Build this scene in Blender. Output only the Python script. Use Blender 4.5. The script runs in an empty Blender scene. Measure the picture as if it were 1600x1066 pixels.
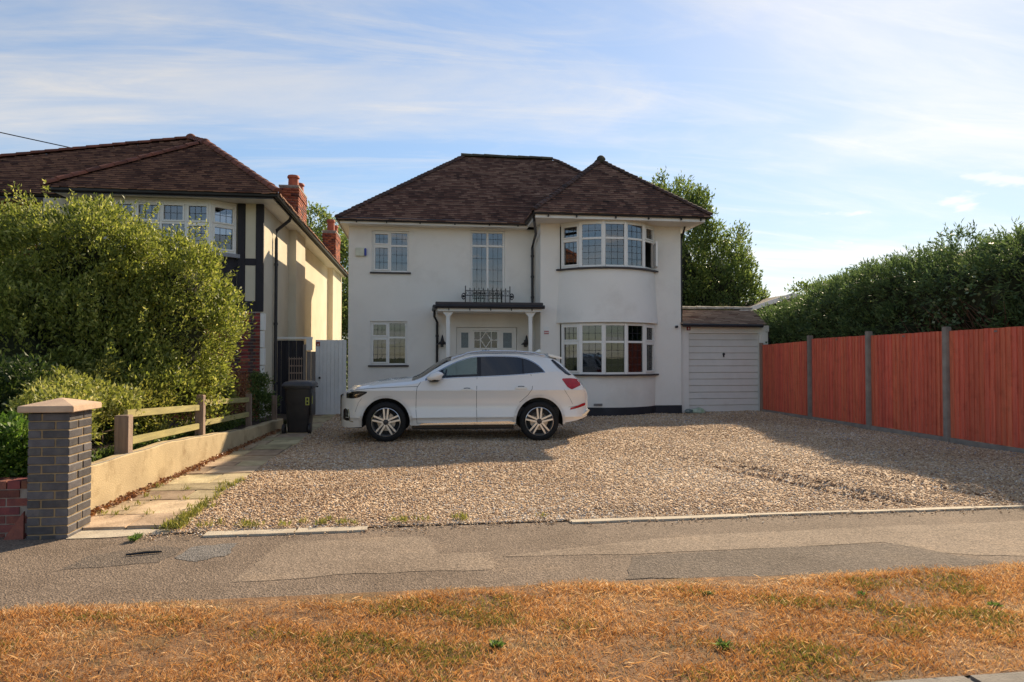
import bpy, bmesh, math, random
import numpy as np
from mathutils import Vector, Matrix
random.seed(7); RNG = np.random.default_rng(11)
R = math.radians
S = bpy.context.scene
COL = S.collection

# ---------------------------------------------------------------- camera, sky, sun, exposure
cam = bpy.data.cameras.new('camera'); co = bpy.data.objects.new('camera', cam); COL.objects.link(co)
cam.sensor_width = 36.0; cam.lens = 36.0*1067/1600; cam.clip_end = 3000; cam.clip_start = 0.05
co.location = (0, 0, 1.58); co.rotation_euler = (R(91.34), 0, R(-7.7))
S.camera = co
SUN_AZ, SUN_EL = R(38.6), R(30.2)          # azimuth measured from +Y towards +X
to_sun = Vector((math.sin(SUN_AZ)*math.cos(SUN_EL), math.cos(SUN_AZ)*math.cos(SUN_EL), math.sin(SUN_EL)))
sl = bpy.data.lights.new('sun', 'SUN'); so = bpy.data.objects.new('sun', sl); COL.objects.link(so)
sl.energy = 5.0; sl.angle = R(0.53); sl.color = (1.0, 0.82, 0.58)
so.rotation_euler = (-to_sun).to_track_quat('-Z', 'Y').to_euler()

W = bpy.data.worlds.new('World'); S.world = W; W.use_nodes = True
wn, wl = W.node_tree.nodes, W.node_tree.links
wn.clear()
def WN(t, **k):
    n = wn.new(t)
    for a, b in k.items(): setattr(n, a, b)
    return n
def wmath(op, a, b=None, c=None):
    n = WN('ShaderNodeMath', operation=op)
    for i, v in enumerate((a, b, c)):
        if v is None: continue
        if isinstance(v, (int, float)): n.inputs[i].default_value = v
        else: wl.new(v, n.inputs[i])
    return n.outputs[0]
sky = WN('ShaderNodeTexSky', sky_type='NISHITA'); sky.sun_disc = False
sky.sun_elevation = SUN_EL; sky.sun_rotation = SUN_AZ
sky.air_density = 1.0; sky.dust_density = 0.25; sky.ozone_density = 1.6; sky.altitude = 50
tc = WN('ShaderNodeTexCoord'); sp = WN('ShaderNodeSeparateXYZ'); wl.new(tc.outputs['Generated'], sp.inputs[0])
zc = wmath('MAXIMUM', wmath('ADD', sp.outputs[2], 0.12), 0.05)
px = wmath('DIVIDE', sp.outputs[0], zc); py = wmath('DIVIDE', sp.outputs[1], zc)
cb = WN('ShaderNodeCombineXYZ'); wl.new(px, cb.inputs[0]); wl.new(py, cb.inputs[1])
def cloud_layer(rot, sx, sy, scale, detail, rough, lo, hi, off, dist=0.0):
    m = WN('ShaderNodeMapping'); m.inputs['Rotation'].default_value = (0, 0, R(rot)); m.inputs['Scale'].default_value = (sx, sy, 1); m.inputs['Location'].default_value = off
    wl.new(cb.outputs[0], m.inputs[0])
    n = WN('ShaderNodeTexNoise'); n.inputs['Scale'].default_value = scale; n.inputs['Detail'].default_value = detail; n.inputs['Roughness'].default_value = rough
    n.inputs['Distortion'].default_value = dist
    wl.new(m.outputs[0], n.inputs['Vector'])
    mr = WN('ShaderNodeMapRange', interpolation_type='SMOOTHSTEP'); mr.inputs[1].default_value = lo; mr.inputs[2].default_value = hi
    wl.new(n.outputs[0], mr.inputs[0]); return mr.outputs[0]
c1 = cloud_layer(-18, 0.55, 1.5, 0.9, 9, 0.60, 0.40, 0.70, (1.3, 0.4, 0), 0.6)     # broad cirrus veil
c2 = cloud_layer(-24, 0.5, 2.6, 1.7, 11, 0.66, 0.46, 0.78, (4.1, 2.2, 0), 0.9)     # streaks
c3 = cloud_layer(0, 1, 1, 2.4, 8, 0.55, 0.58, 0.68, (7.7, 3.1, 0))                 # small cumulus puffs
veil = wmath('MINIMUM', wmath('ADD', wmath('MULTIPLY', c1, 0.70), wmath('MULTIPLY', c2, 0.45)), 0.94)
# puffs only low over the horizon
lowm = WN('ShaderNodeMapRange'); lowm.inputs[1].default_value = 0.30; lowm.inputs[2].default_value = 0.16; wl.new(sp.outputs[2], lowm.inputs[0])
puff = wmath('MULTIPLY', c3, lowm.outputs[0])
mask = wmath('MAXIMUM', veil, puff)
mix = WN('ShaderNodeMix', data_type='RGBA'); wl.new(mask, mix.inputs[0])
bw = WN('ShaderNodeRGBToBW'); wl.new(sky.outputs[0], bw.inputs[0])
soft = wmath('DIVIDE', 1.0, wmath('ADD', 1.0, wmath('DIVIDE', bw.outputs[0], 9.0)))       # soft shoulder, as a camera has
sv = WN('ShaderNodeVectorMath', operation='SCALE'); wl.new(sky.outputs[0], sv.inputs[0]); wl.new(soft, sv.inputs['Scale']); wl.new(sv.outputs[0], mix.inputs[6])
# lit cloud: a share of the sky's own light (brighter towards the sun) plus white
cl = WN('ShaderNodeMix', data_type='RGBA'); cl.inputs[0].default_value = 0.55
bw2 = wmath('MULTIPLY', bw.outputs[0], wmath('MULTIPLY', soft, 1.45))
cl.inputs[6].default_value = (4.2, 4.05, 3.95, 1); wl.new(bw2, cl.inputs[7])
wl.new(cl.outputs[2], mix.inputs[7])
bg = WN('ShaderNodeBackground'); bg.inputs[1].default_value = 0.125
wl.new(mix.outputs[2], bg.inputs[0])
wo = WN('ShaderNodeOutputWorld'); wl.new(bg.outputs[0], wo.inputs[0])

S.view_settings.view_transform = 'Standard'; S.view_settings.look = 'None'
S.view_settings.exposure = 0.74; S.view_settings.gamma = 1.0; S.view_settings.use_curve_mapping = False
S.render.engine = 'CYCLES'

# ---------------------------------------------------------------- helpers: objects
ORG = {}
def _link(o, parent, org):
    COL.objects.link(o); ORG[o.name] = Vector(org)
    if parent is not None:
        o.parent = parent; o.location = Vector(org) - ORG[parent.name]
    else:
        o.location = Vector(org)
    return o
def tag(o, label=None, cat=None, group=None, kind=None):
    if label: o['label'] = label
    if cat: o['category'] = cat
    if group: o['group'] = group
    if kind: o['kind'] = kind
    return o
def thing(name, label, cat, loc=(0, 0, 0), group=None):
    o = bpy.data.objects.new(name, None); o.empty_display_size = 0.1
    _link(o, None, loc); return tag(o, label, cat, group)
class MB:
    """collects verts and faces, built as one mesh object (coordinates in world space)"""
    def __init__(s): s.v = []; s.f = []; s.T = None
    def P(s, p): 
        s.v.append(tuple(s.T(*p)) if s.T else tuple(p)); return len(s.v)-1
    def quad(s, *ps): s.f.append([s.P(p) for p in ps]); return s
    def box(s, x0, x1, y0, y1, z0, z1):
        i = [s.P(p) for p in ((x0,y0,z0),(x1,y0,z0),(x1,y1,z0),(x0,y1,z0),(x0,y0,z1),(x1,y0,z1),(x1,y1,z1),(x0,y1,z1))]
        for q in ((0,3,2,1),(4,5,6,7),(0,1,5,4),(1,2,6,5),(2,3,7,6),(3,0,4,7)): s.f.append([i[k] for k in q])
        return s
    def prism(s, poly, axis, a, b):
        """poly: 2D points; axis 'x','y','z': extruded from a to b along it"""
        def m(p, t): return {'x': (t,p[0],p[1]), 'y': (p[0],t,p[1]), 'z': (p[0],p[1],t)}[axis]
        A = [s.P(m(p, a)) for p in poly]; B = [s.P(m(p, b)) for p in poly]; n = len(poly)
        s.f.append(A[::-1]); s.f.append(B)
        for i in range(n): s.f.append([A[i], A[(i+1)%n], B[(i+1)%n], B[i]])
        return s
    def tube(s, pts, r, n=8, cap=True):
        pts = [Vector(p) for p in pts]; rings = []
        for i, p in enumerate(pts):
            d = (pts[min(i+1, len(pts)-1)] - pts[max(i-1, 0)]).normalized()
            u = d.cross(Vector((0,0,1)) if abs(d.z) < .9 else Vector((1,0,0))).normalized(); w = d.cross(u)
            rr = r[i] if isinstance(r, (list, tuple)) else r
            rings.append([s.P(p + u*rr*math.cos(2*math.pi*k/n) + w*rr*math.sin(2*math.pi*k/n)) for k in range(n)])
        for a, b in zip(rings, rings[1:]):
            for k in range(n): s.f.append([a[k], a[(k+1)%n], b[(k+1)%n], b[k]])
        if cap: s.f.append(rings[0][::-1]); s.f.append(rings[-1])
        return s
    def lathe(s, prof, n=24, c=(0,0,0), axis='z'):
        rings = []
        for r, h in prof:
            ring = []
            for k in range(n):
                a = 2*math.pi*k/n; x, y = r*math.cos(a), r*math.sin(a)
                p = {'z': (x, y, h), 'y': (x, h, y)}[axis]
                ring.append(s.P((p[0]+c[0], p[1]+c[1], p[2]+c[2])))
            rings.append(ring)
        for a, b in zip(rings, rings[1:]):
            for k in range(n): s.f.append([a[k], a[(k+1)%n], b[(k+1)%n], b[k]])
        return s
    def sphere(s, c, r, n=10, m=6, sc=(1,1,1)):
        return s.lathe([(max(1e-4, r*math.sin(math.pi*j/m))*1.0, -r*math.cos(math.pi*j/m)*sc[2]) for j in range(m+1)], n, c)
    def mesh(s, name):
        me = bpy.data.meshes.new(name); me.from_pydata(s.v, [], s.f); me.update()
        bm = bmesh.new(); bm.from_mesh(me); bmesh.ops.recalc_face_normals(bm, faces=bm.faces); bm.to_mesh(me); bm.free()
        return me
    def build(s, name, m, parent=None, smooth=False, bevel=0, org=(0,0,0), recalc=True):
        org = ORG[parent.name] if (parent is not None and org == (0,0,0)) else Vector(org)
        if org != Vector((0,0,0)): s.v = [(a-org.x, b-org.y, c-org.z) for a, b, c in s.v]
        me = s.mesh(name)
        me.materials.append(m)
        if bevel:
            bm = bmesh.new(); bm.from_mesh(me); bmesh.ops.remove_doubles(bm, verts=bm.verts, dist=1e-5)
            bmesh.ops.bevel(bm, geom=[e for e in bm.edges if e.is_manifold and e.calc_face_angle(0) > .5], offset=bevel, segments=2, affect='EDGES', clamp_overlap=True)
            bm.to_mesh(me); bm.free()
        o = bpy.data.objects.new(name, me)
        if smooth: shade(me, smooth)
        return _link(o, parent, org)
def shade(me, ang=40):
    me.polygons.foreach_set('use_smooth', [True]*len(me.polygons))
    if ang is not True:
        try: me.set_sharp_from_angle(angle=R(ang))
        except Exception: pass
def inst(name, me, parent, loc, rot=(0,0,0), sc=(1,1,1), label=None):
    """a piece that shares mesh data; loc in world space (parents are unrotated)"""
    o = bpy.data.objects.new(name, me); COL.objects.link(o); ORG[o.name] = Vector(loc)
    if parent is not None:
        o.parent = parent; o.location = Vector(loc) - ORG[parent.name]
    else: o.location = loc
    o.rotation_euler = rot; o.scale = sc
    return o
def big_mesh(name, V, F4, tint, m, parent=None, org=(0,0,0), attr2=None):
    """numpy verts (N,3), quad/tri index array, one tint per face"""
    me = bpy.data.meshes.new(name); n = F4.shape[1]
    org = ORG[parent.name] if parent is not None else Vector(org)
    V = (V - np.array(org)[None, :]).astype(np.float32)
    me.vertices.add(len(V)); me.vertices.foreach_set('co', V.ravel())
    me.loops.add(F4.size); me.loops.foreach_set('vertex_index', F4.astype(np.int32).ravel())
    me.polygons.add(len(F4)); me.polygons.foreach_set('loop_start', (np.arange(len(F4))*n).astype(np.int32))
    me.polygons.foreach_set('loop_total', np.full(len(F4), n, np.int32))
    me.update(calc_edges=True)
    if tint is not None:
        a = me.attributes.new('tint', 'FLOAT', 'FACE'); a.data.foreach_set('value', np.asarray(tint, np.float32))
    me.materials.append(m); me.validate()
    o = bpy.data.objects.new(name, me)
    return _link(o, parent, org)

# ---------------------------------------------------------------- helpers: materials
def M(name):
    m = bpy.data.materials.new(name); m.use_nodes = True; n = m.node_tree.nodes; l = m.node_tree.links
    b = n['Principled BSDF']; return m, n, l, b
def ramp(n, stops):
    r = n.new('ShaderNodeValToRGB'); e = r.color_ramp.elements
    while len(e) < len(stops): e.new(0.5)
    for k, (p, c) in zip(e, stops): k.position = p; k.color = (*c, 1)
    return r
def pos(n): return n.new('ShaderNodeNewGeometry').outputs['Position']
def noise(n, l, scale, detail=4, rough=.55, vec=None, stretch=None):
    t = n.new('ShaderNodeTexNoise'); t.inputs['Scale'].default_value = scale; t.inputs['Detail'].default_value = detail; t.inputs['Roughness'].default_value = rough
    v = vec if vec is not None else pos(n)
    if stretch:
        mp = n.new('ShaderNodeMapping'); mp.inputs['Scale'].default_value = stretch; l.new(v, mp.inputs[0]); v = mp.outputs[0]
    l.new(v, t.inputs['Vector']); return t.outputs[0]
def surf(name, c1, c2=None, scale=3, rough=.7, bump=0, bscale=60, spec=.4, rnd=0, stain=None, sscale=1.2, stretch=None, metal=0, detail=5, sat=0, lo=.35, hi=.65, bdist=.02):
    """two-tone noisy surface with optional per-object variation (rnd), stains and bump"""
    m, n, l, b = M(name)
    c2 = c2 or tuple(x*.8 for x in c1)
    r = ramp(n, [(lo, c2), (hi, c1)]); l.new(noise(n, l, scale, detail, stretch=stretch), r.inputs[0]); out = r.outputs[0]
    if stain:
        mx = n.new('ShaderNodeMix'); mx.data_type = 'RGBA'; rr = ramp(n, [(.52, (0,0,0)), (.72, (1,1,1))]); l.new(noise(n, l, sscale, 7, .65), rr.inputs[0])
        ml = n.new('ShaderNodeMath'); ml.operation = 'MULTIPLY'; ml.inputs[1].default_value = stain[3]; l.new(rr.outputs[0], ml.inputs[0])
        l.new(ml.outputs[0], mx.inputs[0]); l.new(out, mx.inputs[6]); mx.inputs[7].default_value = (*stain[:3], 1); out = mx.outputs[2]
    if rnd:
        oi = n.new('ShaderNodeObjectInfo'); mr = n.new('ShaderNodeMapRange'); mr.inputs[3].default_value = 1-rnd; mr.inputs[4].default_value = 1+rnd
        l.new(oi.outputs['Random'], mr.inputs[0])
        hs = n.new('ShaderNodeHueSaturation'); l.new(mr.outputs[0], hs.inputs['Value']); l.new(out, hs.inputs['Color'])
        if sat:
            m2 = n.new('ShaderNodeMath'); m2.operation = 'MULTIPLY'; m2.inputs[1].default_value = 7.31; l.new(oi.outputs['Random'], m2.inputs[0])
            m3 = n.new('ShaderNodeMath'); m3.operation = 'FRACT'; l.new(m2.outputs[0], m3.inputs[0])
            m4 = n.new('ShaderNodeMapRange'); m4.inputs[3].default_value = .5-sat; m4.inputs[4].default_value = .5+sat; l.new(m3.outputs[0], m4.inputs[0]); l.new(m4.outputs[0], hs.inputs['Hue'])
        out = hs.outputs[0]
    l.new(out, b.inputs['Base Color']); b.inputs['Roughness'].default_value = rough; b.inputs['Specular IOR Level'].default_value = spec; b.inputs['Metallic'].default_value = metal
    if bump:
        bp = n.new('ShaderNodeBump'); bp.inputs['Strength'].default_value = bump; bp.inputs['Distance'].default_value = bdist
        l.new(noise(n, l, bscale, 5, .6), bp.inputs['Height']); l.new(bp.outputs[0], b.inputs['Normal'])
    return m
def tinted(name, stops, rough=.75, spec=.3, patch=None, pscale=.8, transl=0, tcol=None, bump=0, bscale=80):
    """colour from the per-face 'tint' attribute, with optional large patches"""
    m, n, l, b = M(name)
    a = n.new('ShaderNodeAttribute'); a.attribute_name = 'tint'
    src = a.outputs['Fac']
    if patch:
        mr = n.new('ShaderNodeMapRange'); mr.inputs[1].default_value = .3; mr.inputs[2].default_value = .7; mr.inputs[3].default_value = -patch; mr.inputs[4].default_value = patch
        l.new(noise(n, l, pscale, 4), mr.inputs[0]); ad = n.new('ShaderNodeMath'); ad.operation = 'ADD'; l.new(src, ad.inputs[0]); l.new(mr.outputs[0], ad.inputs[1]); src = ad.outputs[0]
    r = ramp(n, stops); l.new(src, r.inputs[0]); l.new(r.outputs[0], b.inputs['Base Color'])
    b.inputs['Roughness'].default_value = rough; b.inputs['Specular IOR Level'].default_value = spec
    if bump:
        bp = n.new('ShaderNodeBump'); bp.inputs['Strength'].default_value = bump; bp.inputs['Distance'].default_value = .01
        l.new(noise(n, l, bscale, 4), bp.inputs['Height']); l.new(bp.outputs[0], b.inputs['Normal'])
    if transl:
        t = n.new('ShaderNodeBsdfTranslucent'); mx = n.new('ShaderNodeMixShader'); mx.inputs[0].default_value = transl
        hs = n.new('ShaderNodeHueSaturation'); hs.inputs['Value'].default_value = 1.5; hs.inputs['Saturation'].default_value = 1.1; l.new(r.outputs[0], hs.inputs['Color']); l.new(hs.outputs[0], t.inputs['Color'])
        l.new(b.outputs[0], mx.inputs[1]); l.new(t.outputs[0], mx.inputs[2]); l.new(mx.outputs[0], n['Material Output'].inputs[0])
    return m
def glass(name, tint, gloss=.12, rough=.01, wav=0.0):
    """thin pane: tinted see-through plus mirror reflection that grows at grazing angles"""
    m, n, l, b = M(name); n.remove(b)
    t = n.new('ShaderNodeBsdfTransparent'); t.inputs[0].default_value = (*tint, 1)
    g = n.new('ShaderNodeBsdfGlossy'); g.inputs['Roughness'].default_value = rough
    fr = n.new('ShaderNodeFresnel'); fr.inputs[0].default_value = 1.5
    ad = n.new('ShaderNodeMath'); ad.operation = 'ADD'; ad.use_clamp = True; ad.inputs[1].default_value = gloss; l.new(fr.outputs[0], ad.inputs[0])
    if wav:
        bp = n.new('ShaderNodeBump'); bp.inputs['Strength'].default_value = wav; bp.inputs['Distance'].default_value = .02; l.new(noise(n, l, 3.5, 2), bp.inputs['Height']); l.new(bp.outputs[0], g.inputs['Normal'])
    mx = n.new('ShaderNodeMixShader'); l.new(ad.outputs[0], mx.inputs[0]); l.new(t.outputs[0], mx.inputs[1]); l.new(g.outputs[0], mx.inputs[2]); l.new(mx.outputs[0], n['Material Output'].inputs[0])
    return m

# ---------------------------------------------------------------- materials
m_white = surf('white_render', (.87,.825,.755), (.83,.785,.715), 1.3, .85, .25, 90, .2, stain=(.66,.61,.54,.5), sscale=.9)
m_cream = surf('cream_roughcast', (.68,.61,.47), (.62,.55,.42), 1.5, .9, .5, 55, .15, stain=(.58,.5,.37,.3), sscale=.9)
m_trim  = surf('white_trim', (.85,.82,.765), (.80,.77,.715), 4, .5, 0, spec=.4, stain=(.62,.57,.5,.3), sscale=2)
m_upvc  = surf('white_window_plastic', (.83,.80,.75), (.80,.77,.72), 6, .35, spec=.45)
m_black = surf('black_gutter_plastic', (.028,.024,.026), (.018,.016,.018), 8, .4, spec=.4)
m_sillb = surf('dark_sill_paint', (.055,.04,.042), (.035,.028,.03), 8, .5)
m_plinth= surf('black_plinth_paint', (.03,.03,.04), (.02,.02,.026), 4, .6, .2, 50)
m_timber= surf('black_stained_timber', (.028,.024,.03), (.016,.014,.018), 6, .7, .3, 40, stretch=(1,1,.2))
m_lead  = surf('lead_came', (.05,.05,.055), (.03,.03,.035), 9, .5)
m_pane  = glass('window_glass', (.50,.54,.55), .06, .012, .01)
m_pane2 = glass('leaded_window_glass', (.42,.47,.52), .12, .015, .015)
m_frost = surf('obscured_glass', (.17,.21,.22), (.12,.15,.16), 30, .25, .3, 120, .6)
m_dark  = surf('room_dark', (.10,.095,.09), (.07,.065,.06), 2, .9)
m_net   = surf('pale_curtain', (.42,.44,.46), (.32,.34,.37), 14, .9, stretch=(6,1,.3))
m_pink  = surf('warm_curtain', (.36,.22,.18), (.28,.17,.14), 14, .9, stretch=(6,1,.3))
m_blind = surf('venetian_slat', (.50,.50,.47), (.44,.44,.41), 9, .6)
m_mortar= surf('mortar_buff', (.36,.25,.13), (.28,.2,.11), 14, .9, .3, 120)
m_mortar2=surf('mortar_grey', (.38,.32,.27), (.3,.25,.21), 14, .9, .3, 120)
m_bluebr= surf('blue_engineering_brick', (.098,.09,.094), (.062,.056,.06), 12, .5, .25, 110, .5, rnd=.38, sat=.03, stain=(.16,.13,.10,.6), sscale=7)
m_redbr = surf('red_brick', (.30,.062,.04), (.20,.045,.035), 12, .8, .3, 90, rnd=.45, sat=.015)
m_chimbr= tinted('chimney_brick', [(0,(.10,.04,.035)),(.5,(.30,.075,.04)),(1,(.42,.13,.06))], .85)
m_terra = surf('terracotta', (.47,.12,.06), (.36,.09,.05), 8, .75)
m_tiles = tinted('plain_clay_tiles', [(0,(.026,.018,.017)),(.35,(.074,.043,.037)),(.62,(.125,.063,.05)),(.84,(.19,.097,.072)),(1,(.36,.235,.175))], .85, .2, patch=.15, pscale=.9, bump=.3)
m_tilesN= tinted('neighbour_clay_tiles', [(0,(.03,.018,.015)),(.4,(.075,.036,.028)),(.7,(.12,.053,.037)),(1,(.33,.175,.11))], .85, .2, patch=.15, pscale=.8, bump=.3)
m_under = surf('roof_underlay', (.03,.02,.018), None, 3, .9)
m_hip   = surf('hip_tile_clay', (.10,.05,.037), (.045,.028,.024), 9, .85, .3, 60, rnd=.35)
m_hipN  = surf('neighbour_ridge_clay', (.22,.07,.038), (.12,.045,.03), 4, .85, .3, 60, rnd=.25)
m_moss  = surf('mossy_ridge', (.10,.09,.055), (.05,.04,.03), 7, .9, .4, 60, rnd=.25)
m_conc  = surf('fence_concrete', (.30,.265,.225), (.22,.19,.165), 5, .9, .4, 90, rnd=.12)
m_redw  = surf('red_stained_board', (.74,.185,.105), (.58,.13,.075), 2.2, .6, .25, 40, .3, rnd=.10, sat=.005, stretch=(9,9,.7), stain=(.36,.08,.04,.45), sscale=5)
m_oldw  = surf('weathered_timber', (.34,.24,.18), (.24,.17,.13), 4, .85, .35, 50, stretch=(8,8,.8), rnd=.1)
m_railw = surf('algae_timber', (.40,.34,.13), (.28,.24,.10), 4, .85, .3, 50, stretch=(6,.6,6))
m_rendw = surf('buff_cement_render', (.54,.42,.25), (.43,.33,.195), 2.2, .9, .4, 60, .15, stain=(.25,.17,.085,.8), sscale=3.2)
m_cap   = surf('sandstone_cap', (.60,.43,.29), (.50,.35,.24), 6, .85, .3, 90)
m_slab  = surf('york_stone_slab', (.52,.41,.26), (.36,.275,.17), 4, .85, .5, 35, .2, rnd=.3, sat=.02, stain=(.16,.12,.075,.75), sscale=3.5)
m_edge  = surf('concrete_edging', (.56,.48,.36), (.42,.35,.26), 5, .9, .4, 60)
m_soil  = surf('garden_soil', (.085,.055,.035), (.045,.03,.02), 6, .95, .8, 30)
def asphalt(name, c, k=1.0):
    m, n, l, b = M(name)
    v = n.new('ShaderNodeTexVoronoi'); v.inputs['Scale'].default_value = 85; l.new(pos(n), v.inputs['Vector'])
    r = ramp(n, [(0, tuple(x*.55 for x in c)), (.5, c), (1, tuple(min(1, x*1.7) for x in c))])
    bwn = n.new('ShaderNodeRGBToBW'); l.new(v.outputs['Color'], bwn.inputs[0]); l.new(bwn.outputs[0], r.inputs[0])
    r2 = ramp(n, [(.3, (.72,.70,.68)), (.55, (1,1,1)), (.75, (1.18,1.13,1.05))]); l.new(noise(n, l, 1.1, 8, .68), r2.inputs[0])
    mx = n.new('ShaderNodeMix'); mx.data_type = 'RGBA'; mx.blend_type = 'MULTIPLY'; mx.inputs[0].default_value = 1; l.new(r.outputs[0], mx.inputs[6]); l.new(r2.outputs[0], mx.inputs[7])
    l.new(mx.outputs[2], b.inputs['Base Color']); b.inputs['Roughness'].default_value = .9; b.inputs['Specular IOR Level'].default_value = .2
    bp = n.new('ShaderNodeBump'); bp.inputs['Strength'].default_value = .8*k; bp.inputs['Distance'].default_value = .008; l.new(v.outputs['Distance'], bp.inputs['Height']); l.new(bp.outputs[0], b.inputs['Normal'])
    return m
m_asph = asphalt('pavement_asphalt', (.195,.147,.108))
m_aspl = asphalt('pale_asphalt', (.235,.18,.132), .7)
m_aspd = asphalt('dark_asphalt', (.155,.123,.096), 1.2)
m_aspg = asphalt('grey_patch_asphalt', (.17,.155,.14))
m_road = asphalt('road_asphalt', (.09,.085,.08))
m_kerb = surf('kerb_stone', (.24,.21,.175), (.17,.15,.125), 5, .9, .4, 60)
m_straw_ground = surf('dry_turf_soil', (.30,.165,.075), (.14,.075,.036), 9, .95, .8, 60, stain=(.13,.11,.035,.7), sscale=1.5)
m_straw = tinted('dry_grass', [(0,(.13,.15,.035)),(.13,(.24,.21,.06)),(.2,(.30,.135,.05)),(.5,(.53,.28,.11)),(.8,(.68,.44,.22)),(1,(.82,.65,.42))], .8, .25, transl=.3)
GR = [(0,(.12,.062,.036)),(.18,(.29,.165,.09)),(.4,(.47,.31,.18)),(.65,(.60,.43,.27)),(.85,(.74,.58,.405)),(.95,(.84,.76,.63)),(1,(.30,.29,.30))]
m_pebble = tinted('gravel_pebbles', GR, .75, .3)
def gravel_base():
    m, n, l, b = M('gravel_bed')
    v = n.new('ShaderNodeTexVoronoi'); v.inputs['Scale'].default_value = 42; l.new(pos(n), v.inputs['Vector'])
    bwn = n.new('ShaderNodeSeparateColor'); l.new(v.outputs['Color'], bwn.inputs[0])
    r = ramp(n, GR); l.new(bwn.outputs[0], r.inputs[0])
    r2 = ramp(n, [(.32, (.66,.60,.55)), (.55, (1,1,1)), (.75, (1.1,1.08,1.04))]); l.new(noise(n, l, .9, 7, .66), r2.inputs[0])
    mx = n.new('ShaderNodeMix'); mx.data_type = 'RGBA'; mx.blend_type = 'MULTIPLY'; mx.inputs[0].default_value = 1; l.new(r.outputs[0], mx.inputs[6]); l.new(r2.outputs[0], mx.inputs[7])
    l.new(mx.outputs[2], b.inputs['Base Color']); b.inputs['Roughness'].default_value = .85; b.inputs['Specular IOR Level'].default_value = .2
    bp = n.new('ShaderNodeBump'); bp.inputs['Strength'].default_value = 1; bp.inputs['Distance'].default_value = .02; bp.invert = True
    l.new(v.outputs['Distance'], bp.inputs['Height']); l.new(bp.outputs[0], b.inputs['Normal'])
    return m
m_gravel = gravel_base()

# ---------------------------------------------------------------- setting: ground, road, pavement, verge, gravel, path
def sheet(name, poly, z, m, parent=None, kind='structure', bottom=None):
    b = MB()
    if bottom is None: b.quad(*[(x, y, z) for x, y in poly])
    else: b.prism(poly, 'z', bottom, z)
    o = b.build(name, m, parent)
    if parent is None: o['kind'] = kind
    return o
sheet('ground', [(-900,-900),(900,-900),(900,900),(-900,900)], -0.14, surf('far_ground', (.10,.12,.05), (.06,.075,.035), .3, .95))
sheet('road', [(-60,-4.5),(60,-4.5),(60,2.95),(-60,2.95)], -0.10, m_road)
kerb = thing('kerb', 'grey stone kerb along the near edge of the grass verge', 'kerb', (0,3.0,-.1))
for i in range(44):
    x = -20.2 + i*.915
    MB().box(x+.004, x+.911, 2.95, 3.085, -.12, .012).build('kerb_stone', m_kerb, kerb, bevel=.015)
sheet('verge', [(-40,3.085),(40,3.085),(40,4.70),(-40,4.70)], 0.0035, m_straw_ground)
# pavement: asphalt sheet with repaired patches
sheet('pavement', [(-40,4.66),(40,4.66),(40,6.60),(-40,6.60)], 0.0, m_asph)
def wob(poly, k=.025, n=5):
    out = []; rnd = random.Random(len(poly)*7+int(poly[0][0]*100))
    for (a, b), (c, d) in zip(poly, poly[1:]+poly[:1]):
        for i in range(n):
            t = i/n; out.append((a+(c-a)*t+rnd.uniform(-k,k), b+(d-b)*t+rnd.uniform(-k,k)))
    return out
sheet('pavement_patch_pale', wob([(-1.29,5.05),(-1.24,5.49),(-1.16,6.06),(-.52,6.10),(.06,6.11),(.18,5.54),(.58,5.52),(.55,5.09),(-.44,5.12)]), .0025, m_aspl)
sheet('pavement_patch_band', wob([(.62,5.42),(1.67,5.32),(3.9,5.40),(4.2,5.02),(5.2,4.72),(30,4.75),(30,6.0),(5.76,5.9),(2.52,5.84)], .03), .0025, m_aspl)
sheet('pavement_patch_dark', wob([(1.67,5.29),(3.78,5.37),(4.0,5.32),(4.42,4.70),(2.46,4.66),(1.45,4.74)]), .004, m_aspd)
sheet('pavement_patch_worn', wob([(-2.64,5.52),(-2.6,5.88),(-2.2,6.10),(-1.93,5.98),(-1.97,5.59)], .03), .0025, m_aspd)
sheet('pavement_patch_grey', wob([(-1.89,5.7),(-1.87,6.05),(-1.52,6.10),(-1.5,5.78),(-1.72,5.56)], .03), .003, m_aspg)
# gravel drive, slightly uneven
GX0, GX1, GY0, GY1 = -2.22, 9.62, 6.47, 19.2
def rut(x, y):
    """wheel ruts curving in from the pavement towards the house"""
    r = 0
    for x0, sl_, w, s_ in ((4.95, .285, .085, 1.0), (5.22, .245, .085, 1.0), (6.4, .31, .09, .7)):
        r = r + s_*np.exp(-((x-(x0-(y-6.6)*sl_))/w)**2)*np.exp(-((y-8.0)/1.9)**2)
    return np.clip(r, 0, 1)
def gz_(x, y):
    x = np.asarray(x, float); y = np.asarray(y, float)
    z = .022 + .012*np.sin(x*1.7+y*.6) + .010*np.sin(y*2.3-x*.8) + .006*np.sin(x*5.1+1)*np.sin(y*4.3)
    z = z - .07*rut(x, y)
    e = np.clip((y-6.45)/.35, 0, 1); return z*e + .008
nx, ny = 180, 190
xs = np.linspace(GX0, GX1, nx); ys = np.linspace(GY0, GY1, ny); XX, YY = np.meshgrid(xs, ys)
V = np.stack([XX.ravel(), YY.ravel(), gz_(XX, YY).ravel()], 1)
i = np.arange(nx*ny).reshape(ny, nx); F = np.stack([i[:-1,:-1].ravel(), i[:-1,1:].ravel(), i[1:,1:].ravel(), i[1:,:-1].ravel()], 1)
gd = big_mesh('gravel_drive', V, F, None, m_gravel); gd['kind'] = 'structure'; shade(gd.data, True)
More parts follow.
